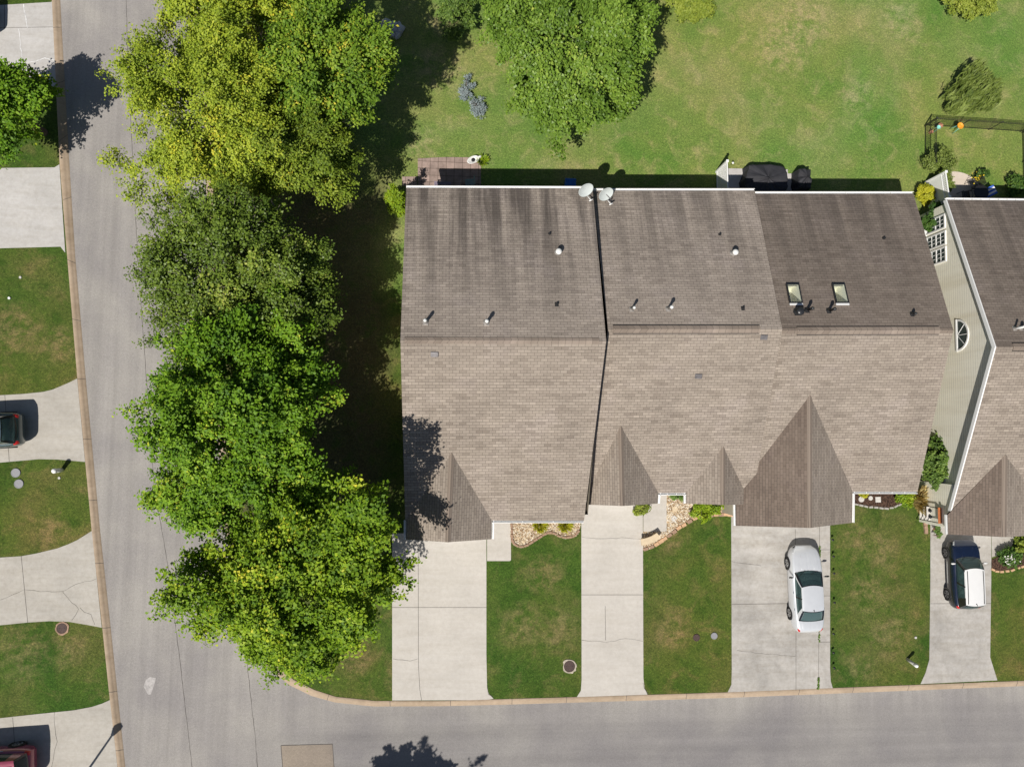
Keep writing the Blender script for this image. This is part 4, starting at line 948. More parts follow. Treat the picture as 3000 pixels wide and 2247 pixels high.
# ------------------------------------------------------------------ beds
def bed(name, pts, mat, z=.035): 
    o = sheet(name, px_poly(pts, z), z, mat, .1); o['kind'] = 'structure'; return o
B1 = [(1495, 1500), (1495, 1532), (1496, 1580), (1505, 1595), (1525, 1604), (1545, 1598), (1570, 1580), (1600, 1560), (1618, 1560), (1640, 1573), (1660, 1578), (1690, 1569), (1700, 1545), (1701, 1500)]
bed('gravel_bed', B1, M['gravel'])
bed('gravel_bed', [(1953, 1420), (1953, 1557), (1884, 1557), (1884, 1612), (1905, 1608), (1940, 1590), (1960, 1570), (1990, 1545), (2020, 1525), (2050, 1510), (2090, 1508), (2140, 1506), (2140, 1420)], M['gravel'])
bed('mulch_bed', [(2503, 1420), (2503, 1479), (2540, 1485), (2605, 1488), (2640, 1478), (2652, 1420)], M['mulch'])
bed('mulch_bed', [(2905, 1640), (2906, 1665), (2925, 1672), (2960, 1668), (3010, 1655), (3060, 1600), (3000, 1600), (2960, 1616)], M['mulch'])
# loose stones lying over the gravel: real pebbles, one uncountable mass each
def pebbles(pts, n, z, s, seed, name='gravel'):
    rg = np.random.default_rng(seed); poly = [P(*q, z) for q in pts]; xs = [p.x for p in poly]; ys = [p.y for p in poly]
    def inside(x, y):
        c = False; j = len(poly) - 1
        for i in range(len(poly)):
            if (poly[i].y > y) != (poly[j].y > y) and x < (poly[j].x - poly[i].x) * (y - poly[i].y) / (poly[j].y - poly[i].y) + poly[i].x: c = not c
            j = i
        return c
    V, Fc, T = [], [], []; k = 0
    while k < n:
        x, y = rg.uniform(min(xs), max(xs)), rg.uniform(min(ys), max(ys))
        if not inside(x, y): continue
        k += 1; a = rg.uniform(0, 3.14); r1, r2 = s * rg.uniform(.6, 1.5), s * rg.uniform(.4, .9); b = len(V); ca, sa = math.cos(a), math.sin(a)
        ring = [(r1 * math.cos(q), r2 * math.sin(q)) for q in np.arange(6) * math.pi / 3]
        for (u, v) in ring: V.append((x + u * ca - v * sa, y + u * sa + v * ca, z))
        for (u, v) in ring: V.append((x + .55 * (u * ca - v * sa), y + .55 * (u * sa + v * ca), z + r2 * .9))
        for i in range(6): Fc.append((b + i, b + (i + 1) % 6, b + 6 + (i + 1) % 6, b + 6 + i))
        Fc.append(tuple(b + 6 + i for i in range(6))); T += [rg.random()] * 12
    o = mesh_from(name, V, Fc, PEB); at = o.data.attributes.new('tint', 'FLOAT', 'POINT'); at.data.foreach_set('value', np.array(T, dtype=np.float32)); o['kind'] = 'stuff'
    return tag(o, 'tan and cream river pebbles covering the front flower bed', 'gravel')
tt = NT('pebble'); tt.color(tt.ramp(tt.attr('tint'), [(0, (.22, .14, .085)), (.3, (.46, .33, .2)), (.6, (.62, .52, .38)), (1, (.74, .70, .62))])); tt.rough(.7, .3); PEB = tt.m
pebbles(B1, 1500, .036, .05, 1)
pebbles([(1956, 1430), (1956, 1557), (1888, 1560), (1888, 1605), (1905, 1604), (1940, 1586), (1960, 1566), (1990, 1541), (2020, 1521), (2050, 1506), (2090, 1504), (2138, 1502), (2138, 1430)], 2400, .036, .055, 2)
# edging blocks, each lying loose on the lawn edge
ORD = ['first', 'second', 'third', 'fourth', 'fifth', 'sixth', 'seventh', 'eighth', 'ninth', 'tenth', 'eleventh', 'twelfth', 'thirteenth', 'fourteenth', 'fifteenth', 'sixteenth', 'seventeenth', 'eighteenth', 'nineteenth', 'twentieth', 'twenty first', 'twenty second', 'twenty third', 'twenty fourth']
def edging(pxs, size, mats, group, where, jit=.05, hgt=.14):
    pts = [P(*q, 0) for q in pxs]; r = random.Random(len(pxs))
    for i, p in enumerate(pts):
        t = pts[min(i + 1, len(pts) - 1)] - pts[max(i - 1, 0)]; a = math.atan2(t.y, t.x) + r.uniform(-jit, jit)
        mt = mats[r.randrange(len(mats))]
        o = MB().box((p.x, p.y, hgt / 2 - .02), (size[0] * r.uniform(.9, 1.1), size[1] * r.uniform(.85, 1.1), hgt), a, bev=.02).build('edging_block', M[mt])
        tag(o, '%s %s edging block %s' % (ORD[i], {'brick_tan': 'tan', 'brick_brown': 'brown', 'brick_grey': 'grey'}[mt], where), 'edging block', group)
k7 = .1401
E2 = [(295, 1265), (415, 1222), (520, 1165), (610, 1105), (690, 1050), (790, 978), (890, 905), (985, 822), (1090, 765), (1210, 690), (1325, 620), (1450, 580), (1560, 580), (1655, 570), (1760, 552), (1865, 548), (1965, 546), (2060, 552)]
edging([(1850 + x * k7, 1430 + y * k7) for x, y in E2], (.285, .2), ['brick_tan', 'brick_tan', 'brick_tan', 'brick_brown'], 'tan blocks edging the curved gravel bed', 'from the second driveway along the curved gravel bed')
def along(px, step):
    pts = [Vector((x, y, 0)) for x, y in px]; out = []; acc = 0; out.append(tuple(pts[0][:2]))
    for i in range(len(pts) - 1):
        d = (pts[i + 1] - pts[i]).length; q = step - acc
        while q <= d: out.append(tuple(pts[i].lerp(pts[i + 1], q / d)[:2])); q += step
        acc = (acc + d) % step
    return out
edging(along([(1499, 1540), (1500, 1582), (1508, 1595), (1525, 1601), (1545, 1596), (1570, 1580), (1600, 1561), (1618, 1559), (1640, 1571), (1660, 1575), (1688, 1567), (1698, 1545)], 15.5)[:20], (.28, .13), ['brick_brown'], 'brown blocks edging the wavy gravel bed', 'from the front walk along the wavy gravel bed', .03)
edging([(2508, 1477), (2522, 1480), (2536, 1483), (2551, 1485), (2566, 1486), (2581, 1488), (2596, 1489), (2611, 1487), (2625, 1482), (2637, 1477)], (.25, .12), ['brick_grey'], 'grey stones edging the mulch bed', 'from the downspout along the mulch bed', .2, .1)
edging([(2908, 1668), (2920, 1673), (2934, 1674), (2950, 1672), (2966, 1669), (2982, 1664), (2996, 1659)], (.24, .14), ['brick_tan'], 'tan stones edging the flower bed', 'from the dark blue car along the flower bed', .2, .1)
edging([(2708, 1520), (2709, 1532), (2710, 1545), (2711, 1556)], (.26, .2), ['brick_brown'], 'brown blocks by the side porch', 'below the straw grass clump', .15, .16)
# stepping stones, covers, manholes
def disc(name, label, cat, px, r, mat, h=.05, z=0.0, group=None, ring=None, notch=False):
    p = P(*px, z); m = MB().lathe([(r, 0), (r, h - .01), (r - .012, h), (r * .86, h), (r * .84, h - .008), (.01, h - .008)], p, 24)
    if not ring: return tag(m.build(name, M[mat], None), label, cat, group)
    o = thing(name, label, cat, p, 0, group); lid = m.build('lid', M[mat], o)
    for a in (0, 1): MB().box(p + Vector((r * .5 * (-1 if a else 1), 0, h)), (.05, .02, .012)).build('pick_hole', M['dark'], lid)
    rg = np.random.default_rng(int(px[0])); V = []; n = 22
    R2 = r * 1.30 + rg.normal(0, r * .07, n)
    for k in range(n):
        a = 2 * math.pi * k / n
        for rr, zz in ((r * 1.02, 0), (r * 1.02, h * .9), (R2[k], h * .8), (R2[k], 0)): V.append((p.x + rr * math.cos(a), p.y + rr * math.sin(a), p.z + zz))
    Fc = []
    for k in range(n):
        for j in range(3): Fc.append((k * 4 + j, ((k + 1) % n) * 4 + j, ((k + 1) % n) * 4 + j + 1, k * 4 + j + 1)[::-1])
    mesh_from('collar', V, Fc, M[ring], o); return o
disc('manhole_cover', 'rusty manhole cover in a broken concrete collar beside the second driveway', 'manhole', (1668, 1951), .31, 'iron', .04, 0, None, 'collar')
disc('manhole_cover', 'brown manhole cover in worn soil on the lower left lawn', 'manhole', (182, 1840), .27, 'iron', .04, 0, None, 'brick_brown')
disc('utility_cover', 'grey round utility cover on the left lawn, upper of the pair', 'utility cover', (47, 1385), .24, 'cover_grey', .05, 0, 'grey covers on the left lawn')
disc('utility_cover', 'grey round utility cover on the left lawn, lower of the pair', 'utility cover', (56, 1417), .24, 'cover_grey', .05, 0, 'grey covers on the left lawn')
disc('utility_cover', 'brown round meter cover in dry grass, left of the pair between driveways', 'utility cover', (2040, 1867), .20, 'iron', .045, 0, 'covers between the second and third driveway')
disc('utility_cover', 'grey round meter cover, right of the pair between driveways', 'utility cover', (2092, 1862), .19, 'cover_grey', .045, 0, 'covers between the second and third driveway')
disc('drain_cap', 'pale small drain cap on the upper left lawn', 'drain cap', (60, 813), .07, 'stone_pale', .05)
disc('drain_cap', 'white small drain cap near the left edge of the upper left lawn', 'drain cap', (28, 874), .07, 'white', .07)
disc('drain_cap', 'pale drain cap below the white mailbox on the left lawn', 'drain cap', (174, 1400), .07, 'stone_pale', .05)
disc('drain_cap', 'pale drain cap above the mailbox of the third plot', 'drain cap', (2682, 1867), .07, 'stone_pale', .05)
disc('stepping_stone', 'tan round stepping stone in the gravel, upper of two', 'stepping stone', (1977, 1490), .17, 'stone_tan', .05, .03)
disc('stepping_stone', 'white round stepping stone in the gravel, lower of two', 'stepping stone', (1974, 1519), .17, 'stone_pale', .05, .03)
disc('stepping_stone', 'pale round stepping stone in the mulch bed, larger one beside the yellow plant', 'stepping stone', (2523, 1462), .17, 'stone_pale', .05, .03)
disc('stepping_stone', 'pale round stepping stone in the mulch bed, smaller middle one', 'stepping stone', (2550, 1459), .13, 'stone_pale', .05, .03)
p = P(2571, 1463, 0); tag(MB().box((p.x, p.y, .05), (.32, .32, .06), .03, bev=.01).build('stepping_stone', M['stone_pale']), 'square pale stepping stone in the mulch bed', 'stepping stone')
# curved bench
bo = thing('garden_bench', 'tan cast stone bench with a curved seat in the gravel bed', 'bench', P(1921, 1604, 0))
cB = P(1882, 1515, .4); q0, q1 = P(1890, 1602, .44), P(1955, 1573, .44)
cc_ = P(1868, 1480, .44); a0 = math.atan2(P(1888, 1603, .44).y - cc_.y, P(1888, 1603, .44).x - cc_.x); a1 = math.atan2(P(1930, 1577, .44).y - cc_.y, P(1932, 1578, .44).x - cc_.x)
N = 14; r_in = (P(1890, 1577, .44) - cc_).length; r_out = r_in + .36; V = []; Fc = []
a0, a1 = math.radians(-84), math.radians(-54)
for z in (.36, .44):
    for k in range(N + 1):
        a = a0 + (a1 - a0) * k / N
        V += [(cc_.x + r_in * math.cos(a), cc_.y + r_in * math.sin(a), z), (cc_.x + r_out * math.cos(a), cc_.y + r_out * math.sin(a), z)]
n2 = 2 * (N + 1)
for k in range(N): Fc += [(2 * k, 2 * k + 2, 2 * k + 3, 2 * k + 1), (n2 + 2 * k, n2 + 2 * k + 1, n2 + 2 * k + 3, n2 + 2 * k + 2), (2 * k, n2 + 2 * k, n2 + 2 * k + 2, 2 * k + 2), (2 * k + 1, 2 * k + 3, n2 + 2 * k + 3, n2 + 2 * k + 1)]
Fc += [(0, 1, n2 + 1, n2), (2 * N, n2 + 2 * N, n2 + 2 * N + 1, 2 * N + 1)]
mesh_from('seat', V, Fc, M['stone_tan'], bo)
for a in (a0 + .09, a1 - .09):
    MB().box((cc_.x + (r_in + .18) * math.cos(a), cc_.y + (r_in + .18) * math.sin(a), .175), (.3, .14, .37), a, bev=.02).build('leg', M['stone_tan'], bo)
# solar stake lights along the third driveway
for i, (x, y) in enumerate([(2432, 1579), (2434, 1627), (2436, 1676), (2437, 1761), (2434, 1852), (2434, 1907), (2436, 1951)]):
    p = P(x, y); o = thing('path_light', '%s black stake light from the garage along the right edge of the third driveway' % ORD[i], 'path light', p, 0, 'stake lights along the third driveway')
    MB().lathe([(.012, 0), (.012, .24)], p, 6).build('stake', M['black_metal'], o)
    MB().lathe([(.03, .22), (.035, .29), (.07, .30), (.065, .33), (.02, .345)], p, 12).build('lamp_head', M['black_metal'], o, True)
# weeds in the driveway joint
rg = np.random.default_rng(5); ys = np.concatenate([rg.uniform(1600, 1880, 260), rg.uniform(1930, 1950, 20), rg.uniform(1985, 2018, 60)]); pp = np.array([P(2402 - (y - 1600) * .01 + rg.normal(0, 1.2), y, .03) for y in ys if math.sin(y * .09) + math.sin(y * .041) > -.5])
o = leaves_mesh('weeds', pp, unit(rg.normal(0, .4, (len(pp), 3)) + np.array([0, 0, 1])), rg.normal(0, 1, (len(pp), 3)), np.full(len(pp), .10), rg.random(len(pp)), M['leaf_weed']); o['kind'] = 'stuff'; tag(o, 'weeds growing along the right joint of the third driveway', 'weeds')
# mailboxes
def utility_post(label, px, r, h, mat, lean):
    p = P(*px); o = thing('utility_post', label, 'utility post', p); tp_ = p + Vector((lean[0], lean[1], h))
    MB().tube([p, p.lerp(tp_, .5), tp_], r * .92, 14).build('post', M[mat], o, True)
    d = (tp_ - p).normalized(); MB().lathe([(r, -.16), (r * 1.08, -.15), (r * 1.08, -.02), (r * .9, .03), (r * .4, .06), (.01, .065)], tp_, 16, d.to_track_quat('Z', 'Y').to_matrix().to_4x4()).build('cap', M['white'], o, True)
utility_post('short white capped utility post beside the left driveway', (182, 1377), .12, .8, 'white', (0, 0))
utility_post('leaning grey utility post with a white cap in the lawn of the third plot', (2657, 1930), .095, .8, 'stone_pale', (.06, -.14))
# street lamp just below the frame; its shadow crosses the lower left driveway
lp = P(318, 2140, 0) - Vector((.31, .60, 0)) * 4.4
o = thing('street_lamp', 'black street lamp below the lower left driveway, seen by its shadow', 'street lamp', lp)
MB().lathe([(.10, 0), (.10, .4), (.06, .5), (.05, 4.0)], lp, 12).build('pole', M['black_metal'], o, True)
MB().lathe([(.08, 3.95), (.10, 4.0), (.20, 4.42), (.23, 4.45), (.05, 4.62)], lp, 6).build('lantern', M['black_metal'], o)

# ------------------------------------------------------------------ cars
def catmull(pts, n):
    pts = np.array(pts); P_ = np.vstack([2 * pts[0] - pts[1], pts, 2 * pts[-1] - pts[-2]]); out = []
    m = len(pts) - 1
    for q in np.linspace(0, m, n):
        i = min(int(q), m - 1); t = q - i; a, b, c, d = P_[i:i + 4]
        out.append(.5 * ((2 * b) + (-a + c) * t + (2 * a - 5 * b + 4 * c - d) * t * t + (-a + 3 * b - 3 * c + d) * t ** 3))
    return np.array(out)
def car(name, label, loc, rz, sp, paint, roofmat=None, group=None, rim='alloy', lower=None, rails=False, glass_roof=False, ribs=False):
    L, Wd, H = sp['L'], sp['W'], sp['H']; o = thing(name, label, sp['cat'], loc, rz, group); NP = 41
    def tab(k, t): a = np.array(sp[k]); return np.interp(t, a[:, 0], a[:, 1])
    def prof(t):
        w = sum(tab('w', min(1, max(0, t + e))) for e in (-.012, 0, .012)) / 3 * Wd / 2; zt = sum(tab('zt', min(1, max(0, t + e))) for e in (-.012, 0, .012)) / 3; zb = tab('zb', t); h = zt - zb
        return catmull([(0, zb), (w * .55, zb), (w * .9, zb + .02), (w * .985, zb + .2 * h), (w, zb + .5 * h), (w * .975, zb + .78 * h), (w * .925, zb + .93 * h), (w * .80, zt), (w * .45, zt + .02), (0, zt + .032)], NP)
    ts = np.unique(np.concatenate([np.linspace(0, .1, 9), np.linspace(.1, .88, 26), np.linspace(.88, 1, 12)]))
    G = np.array([prof(t) for t in ts])
    V = []; Fc = []; n = 2 * NP - 2
    for i, t in enumerate(ts):
        x = (t - .5) * L; hp = G[i]
        V += [(x, y, z) for y, z in hp] + [(x, -y, z) for y, z in hp[-2:0:-1]]
    for i in range(len(ts) - 1):
        for k in range(n): Fc.append((i * n + k, i * n + (k + 1) % n, (i + 1) * n + (k + 1) % n, (i + 1) * n + k)[::-1])
    Fc += [tuple(range(n)), tuple(range(len(V) - 1, len(V) - n - 1, -1))]
    body = mesh_from('body', V, Fc, M[paint], o, True, local=True)
    def S(t, s):
        hp = prof(t); q = s * (NP - 1); i = min(int(q), NP - 2); y, z = hp[i] * (1 - (q - i)) + hp[i + 1] * (q - i); return np.array([(t - .5) * L, y, z])
    def patch(nm, t0, t1, s0, s1, side, off, mat, parent, nt=10, ns=8, shape=None):
        Vp = []
        for i in range(nt + 1):
            for j in range(ns + 1):
                u, v = i / nt, j / ns
                tt_, ss = t0 + (t1 - t0) * u, s0 + (s1 - s0) * v
                if shape: tt_, ss = shape(u, v)
                a = S(tt_, ss); b = S(tt_ + .004, ss); c = S(tt_, min(1, ss + .01)); c0_ = S(tt_, max(0, ss - .01)); nn = np.cross(b - a, c - c0_); nn /= np.linalg.norm(nn) + 1e-9
                if nn[1] < 0 and nn[2] <= .3 or nn[2] < -.5: nn = -nn
                edge = 0 if (i in (0, nt) or j in (0, ns)) else 1
                q = a + nn * (off * edge - .002 * (1 - edge)); Vp.append((q[0], q[1] * side, q[2]))
        Fp = []
        for i in range(nt):
            for j in range(ns):
                f = (i * (ns + 1) + j, (i + 1) * (ns + 1) + j, (i + 1) * (ns + 1) + j + 1, i * (ns + 1) + j + 1); Fp.append(f if side > 0 else f[::-1])
        return mesh_from(nm, Vp, Fp, M[mat], parent, True, local=True)
    tw = sp['wheels']; xr, xf = (tw[0] - .5) * L, (tw[1] - .5) * L; R = sp['R']
    for side in (1, -1):
        for x in (xr, xf):
            w = S(x / L + .5, .42)[1]; yy = side * (w - .10)
            arch = MB().lathe([(R * 1.17, -.1), (R * 1.17, .035), (R * 1.12, .05), (R * 1.02, .05), (R * 1.02, -.05)], (0, 0, 0), 28, Matrix.Rotation(-side * math.pi / 2, 4, 'X'))
            a = mesh_from('wheel_arch', [(v[0] + x, v[1] + side * (w - .022), max(.16, v[2] + R)) for v in arch.v], arch.f, M[lower or 'dark'], o, False, local=True)
            ty = MB().lathe([(R * .62, -.10), (R * .93, -.10), (R, -.07), (R, .07), (R * .93, .10), (R * .68, .102), (R * .62, .08)], (0, 0, 0), 28, Matrix.Rotation(-side * math.pi / 2, 4, 'X'))
            wh = mesh_from('wheel', [(v[0] + x, v[1] + yy + side * .02, v[2] + R) for v in ty.v], ty.f, M['tyre'], o, True, local=True)
            rm = MB().lathe([(R * .66, .0), (R * .66, .095), (R * .58, .10), (R * .56, .05), (.02, .045)], (0, 0, 0), 24, Matrix.Rotation(-side * math.pi / 2, 4, 'X'))
            for k in range(5):
                for dk in (-.11, .11):
                    a_ = 2 * math.pi * k / 5 + dk; rm.box(Matrix.Rotation(-side * math.pi / 2, 4, 'X') @ Vector((R * .33 * math.cos(a_), R * .33 * math.sin(a_), .085)), (R * .56, .034, .03), M4=Matrix.Rotation(-side * math.pi / 2, 4, 'X') @ Matrix.Rotation(a_, 4, 'Z'))
            rim_o = mesh_from('rim', [(v[0] + x, v[1] + yy + side * .02, v[2] + R) for v in rm.v], rm.f, M[rim], wh, False, local=True)
    # doors, hood, tail lid as raised panels so the shut lines read
    hb, d0, d1, d2 = sp['cowl'], sp['doors'][0], sp['doors'][1], sp['doors'][2]
    for side in (1, -1):
        for a, b in ((d0, d1), (d1, d2)):
            dr = patch('door', a + .003, b - .003, .40, .70, side, .006, paint, o, 8, 8)
            h = S(b - .022 if False else a + .03, .665); MB().box((h[0], side * (h[1] + .012), h[2]), (.15, .035, .028), bev=.01).build('handle', M['chrome' if not lower else paint], dr, local=True)
    for side in (1, -1):
        patch('hood', hb + .012, sp['hood_end'], .835, 1.0, side, .008, paint, o, 10, 10, lambda u, v: (hb + .012 + (sp['hood_end'] - hb - .012) * u, .80 + .2 * v + .02 * u * (1 - v)))
        patch('headlight', .93, .985, .60, .72, side, .012, 'lamp_clear', o, 6, 4)
        patch('tail_light', .008, .055, sp['tl'][0], sp['tl'][1], side, .014, 'lamp_red', o, 6, 5)
        if sp.get('lid'): patch('boot_lid', .012, sp['lid'], .83, 1.0, side, .007, paint, o, 6, 8)
    patch('grille', .975, .999, .42, .62, 1, .006, 'dark', o, 4, 6); patch('grille', .975, .999, .42, .62, -1, .006, 'dark', o, 4, 6)
    if lower:
        for side in (1, -1): patch('lower_cladding', .03, .97, .20, .555, side, .012, lower, o, 30, 5)
        for side in (1, -1): patch('sill_strip', .33, .70, .36, .375, side, .022, 'white', o, 10, 2)
        for side in (1, -1): patch('bumper', .955, .9995, .2, .60, side, .012, lower, o, 8, 6); patch('bumper', .0005, .04, .2, .58, side, .012, lower, o, 8, 6)
    # glasshouse
    X = lambda t: (t - .5) * L
    zc = float(tab('zt', hb)); g = sp['gh']; xb, xf_, xr_, xe = X(g[0]), X(g[1]), X(g[2]), X(g[3]); wb, wr, we = g[4] * Wd / 2, g[5] * Wd / 2, g[6] * Wd / 2; ze = float(tab('zt', g[3])) + .01
    zs = sp['belt']
    def grid(nm, fn, nu, nv, mat, parent, flip=False):
        Vg = [fn(i / nu, j / nv) for i in range(nu + 1) for j in range(nv + 1)]
        Fg = []
        for i in range(nu):
            for j in range(nv):
                f = (i * (nv + 1) + j, (i + 1) * (nv + 1) + j, (i + 1) * (nv + 1) + j + 1, i * (nv + 1) + j + 1); Fg.append(f[::-1] if flip else f)
        return mesh_from(nm, Vg, Fg, M[mat], parent, True, local=True)
    def lerp(a, b, t): return a + (b - a) * t
    zroof = H - .045
    def shield(u, v, xa, za, wa, xt, bow_a, bow_t, out=0):     # u across -1..1
        y = lerp(wa, wr, v) * u; c = 1 - u * u
        return (lerp(xa + bow_a * c, xt + bow_t * c, v) , y, lerp(za, zroof + .03 * c, v) + .07 * math.sin(math.pi * v) * .5 + out)
    sgn = 1
    fwd = lambda u, v: shield(u * 2 - 1, v, xb, zc + .005, wb, xf_, .16, .10)
    aft = lambda u, v: shield(u * 2 - 1, v, xe, ze, we, xr_, -.10, -.07)
    m_ = .06
    ws = grid('windscreen', lambda u, v: fwd(m_ + (1 - 2 * m_) * u, .05 + .88 * v), 12, 6, 'glass_car', o, True)
    for sy in (.62, .16):
        q0_, q1_ = fwd(sy, .015), fwd(sy + .30, .30); MB().tube([(q0_[0], q0_[1], q0_[2] + .015), (q1_[0], q1_[1], q1_[2] + .02)], .011, 5).build('wiper', M['dark'], ws, local=True)
    for side in (1, -1):
        cr = [S(hb + .03 + (sp['hood_end'] - hb - .09) * k / 6, .905 - .012 * k / 6) for k in range(7)]
        MB().tube([(q[0], q[1] * side, q[2] + .004) for q in cr], .013, 5).build('hood_crease', M[paint], body, True, local=True)
    def outset(f, k): return lambda u, v: (lambda q: (q[0], q[1], q[2] - k))(f(u, v))
    fr = lambda f: f
    # painted/black surround under the glass edge
    for nm, fn, fl in (('screen_surround', fwd, True), ('rear_surround', aft, False)):
        Vg = []; Fg = []; nu, nv = 16, 10
        for i in range(nu + 1):
            for j in range(nv + 1): q = fn(i / nu, j / nv); Vg.append((q[0], q[1], q[2] - .006))
        for i in range(nu):
            for j in range(nv):
                if 1 <= i < nu - 1 and 1 <= j < nv - 1: continue
                f = (i * (nv + 1) + j, (i + 1) * (nv + 1) + j, (i + 1) * (nv + 1) + j + 1, i * (nv + 1) + j + 1); Fg.append(f[::-1] if fl else f)
        mesh_from(nm, Vg, Fg, M['black_paint'], o, True, local=True)
    grid('rear_window', lambda u, v: aft(m_ + .02 + (1 - 2 * m_ - .04) * u, .08 + .84 * v), 12, 6, 'glass_car', o)
    def roof_fn(u, v):
        yy = (u * 2 - 1); c = 1 - yy * yy; x0, x1 = xf_ + .10 * c + .01, xr_ - .07 * c - .01
        z = zroof + .03 * c + .02 * math.sin(math.pi * v) + (0 if abs(yy) < .97 else -.01)
        return (lerp(x1, x0, v), wr * yy * (1.015), z + .006)
    rf = grid('roof', roof_fn, 18, 12, roofmat or paint, o)
    if glass_roof: grid('glass_roof', lambda u, v: (lambda q: (q[0], q[1], q[2] + .012))(roof_fn(.16 + .68 * u, .12 + .76 * v)), 8, 8, 'sunroof', rf)
    if rails or ribs:
        ks = (.1, .9) if rails else (.2, .35, .5, .65, .8)
        for k in ks:
            m = MB().tube([Vector(roof_fn(k, v)) + Vector((0, 0, .03 if rails and not ribs else .004)) for v in (.04, .25, .5, .75, .96)], .018, 6); m.build('roof_rail' if rails else 'roof_rib', M['black_metal' if rails else (roofmat or paint)], rf, True, local=True)
    q = roof_fn(.5, .06); MB().tube([q, (q[0] - .02, 0, q[2] + .05), (q[0] - .12, 0, q[2] + .09)], [.03, .02, .008], 6).build('antenna', M['black_metal'], rf, True, local=True)
    for side in (1, -1):
        def sidefn(u, v):      # u 0 at front base .. 1 rear base ; v bottom..top
            xa = lerp(xb, xe, u); xt = lerp(xf_, xr_, u)
            za = lerp(zc + .0, ze, u) ; za = max(za, zs) if .08 < u < .92 else za
            w0 = lerp(wb, we, u) + .035 * math.sin(math.pi * u)
            return (lerp(xa, xt, v), side * (lerp(w0, wr * 1.015, v) + .02 * math.sin(math.pi * v)), lerp(za, zroof + .006, v))
        gu = sp['glass_u']
        grid('pillar', lambda u, v: sidefn(.055 * u, v), 2, 6, sp.get('pillar', paint), o, side > 0)
        grid('pillar', lambda u, v: sidefn(gu + (1 - gu) * u, v), 4, 6, sp.get('pillar', paint), o, side > 0)
        grid('pillar', lambda u, v: (lambda q: (q[0], q[1] + side * .006, q[2]))(sidefn(sp['bp'] - .02 + .04 * u, v)), 2, 6, 'black_paint', o, side > 0)
        grid('side_window', lambda u, v: sidefn(.055 + (gu - .055) * u, v * .93), 10, 6, 'glass_car', o, side > 0)
        grid('roof_edge', lambda u, v: sidefn(.055 + (gu - .055) * u, .93 + .07 * v), 10, 2, roofmat or paint, o, side > 0)
        mb = MB().lathe([(.01, -.13), (.09, -.10), (.10, .0), (.07, .1), (.01, .13)], (0, 0, 0), 12, Matrix.Rotation(math.pi / 2, 4, 'X'), .55)
        mz = zs + .1; mx = xb - .22; my = side * (Wd / 2 + .12)
        mir = mesh_from('wing_mirror', [(v[0] + mx, v[1] + my, v[2] * .75 + mz) for v in mb.v], mb.f, M[sp.get('mirror', 'black_paint')], o, True, local=True)
        MB().tube([(mx - .02, side * (Wd / 2 - .06), mz - .04), (mx, my, mz - .02)], .025, 6).build('mirror_arm', M['black_paint'], mir, True, local=True)
    # cabin seen through the glass
    inn = MB().add([(xb + .05, -wb * .95, zc + .012), (xb + .05, wb * .95, zc + .012), (xe, we * .93, ze - .0), (xe, -we * .93, ze - .0)], [(0, 1, 2, 3)])
    zf_ = min(zc, ze) + .045
    inn = MB().add([(xb + .02, -wb * .93, zf_), (xe + .03, -we * .9, zf_), (xe + .03, we * .9, zf_), (xb + .02, wb * .93, zf_)], [(3, 2, 1, 0)])
    cab = inn.build('cabin', M['interior'], o, local=True)
    for sx in ((xf_ - .35), (xf_ - 1.25)):
        for sy in (-.36, .36):
            MB().box((sx, sy, zf_ + .09), (.28, .44, .2), bev=.07).box((sx - .05, sy, zf_ + .24), (.12, .24, .14), bev=.05).build('seat', M['seat'], cab, True, local=True)
    MB().box((xb - .28, 0, zf_ + .03), (.4, wb * 1.7, .05), bev=.02).build('dashboard', M['interior'], cab, True, local=True)
    return o
M['sunroof'] = glass_mat('sunroof_glass', (.36, .46, .50), .97, .05)  # pale blue base colour stands in for reflected sky
SEDAN = dict(cat='car', L=4.75, W=1.84, H=1.46, R=.33, wheels=(.205, .79), cowl=.695, doors=(.245, .44, .655), hood_end=.955, tl=(.60, .76), lid=.15, belt=.99, glass_u=.86, bp=.5,
    w=[(0, .62), (.01, .72), (.03, .80), (.08, .89), (.16, .95), (.3, .995), (.6, 1), (.75, .99), (.85, .96), (.92, .88), (.96, .77), (.985, .63), (1, .47)],
    zt=[(0, .78), (.012, .92), (.03, 1.02), (.10, 1.055), (.2, 1.05), (.35, .98), (.6, .96), (.70, .985), (.78, .95), (.88, .87), (.95, .76), (.985, .65), (1, .55)],
    zb=[(0, .45), (.03, .33), (.1, .24), (.9, .20), (.97, .24), (1, .36)], gh=(.70, .545, .285, .15, .86, .66, .78))
CROSS = dict(cat='car', L=3.85, W=1.70, H=1.56, R=.32, wheels=(.185, .80), cowl=.735, doors=(.25, .47, .70), hood_end=.965, tl=(.58, .78), belt=1.04, glass_u=.80, bp=.48, pillar='black_paint', mirror='roof_white',
    w=[(0, .72), (.01, .80), (.04, .90), (.1, .96), (.2, 1), (.8, 1), (.9, .96), (.95, .88), (.985, .74), (1, .58)],
    zt=[(0, .82), (.012, .98), (.04, 1.05), (.2, 1.03), (.5, .99), (.74, 1.02), (.85, .98), (.94, .90), (.985, .75), (1, .62)],
    zb=[(0, .45), (.03, .32), (.1, .24), (.9, .23), (.97, .27), (1, .38)], gh=(.735, .595, .10, .03, .86, .68, .78))
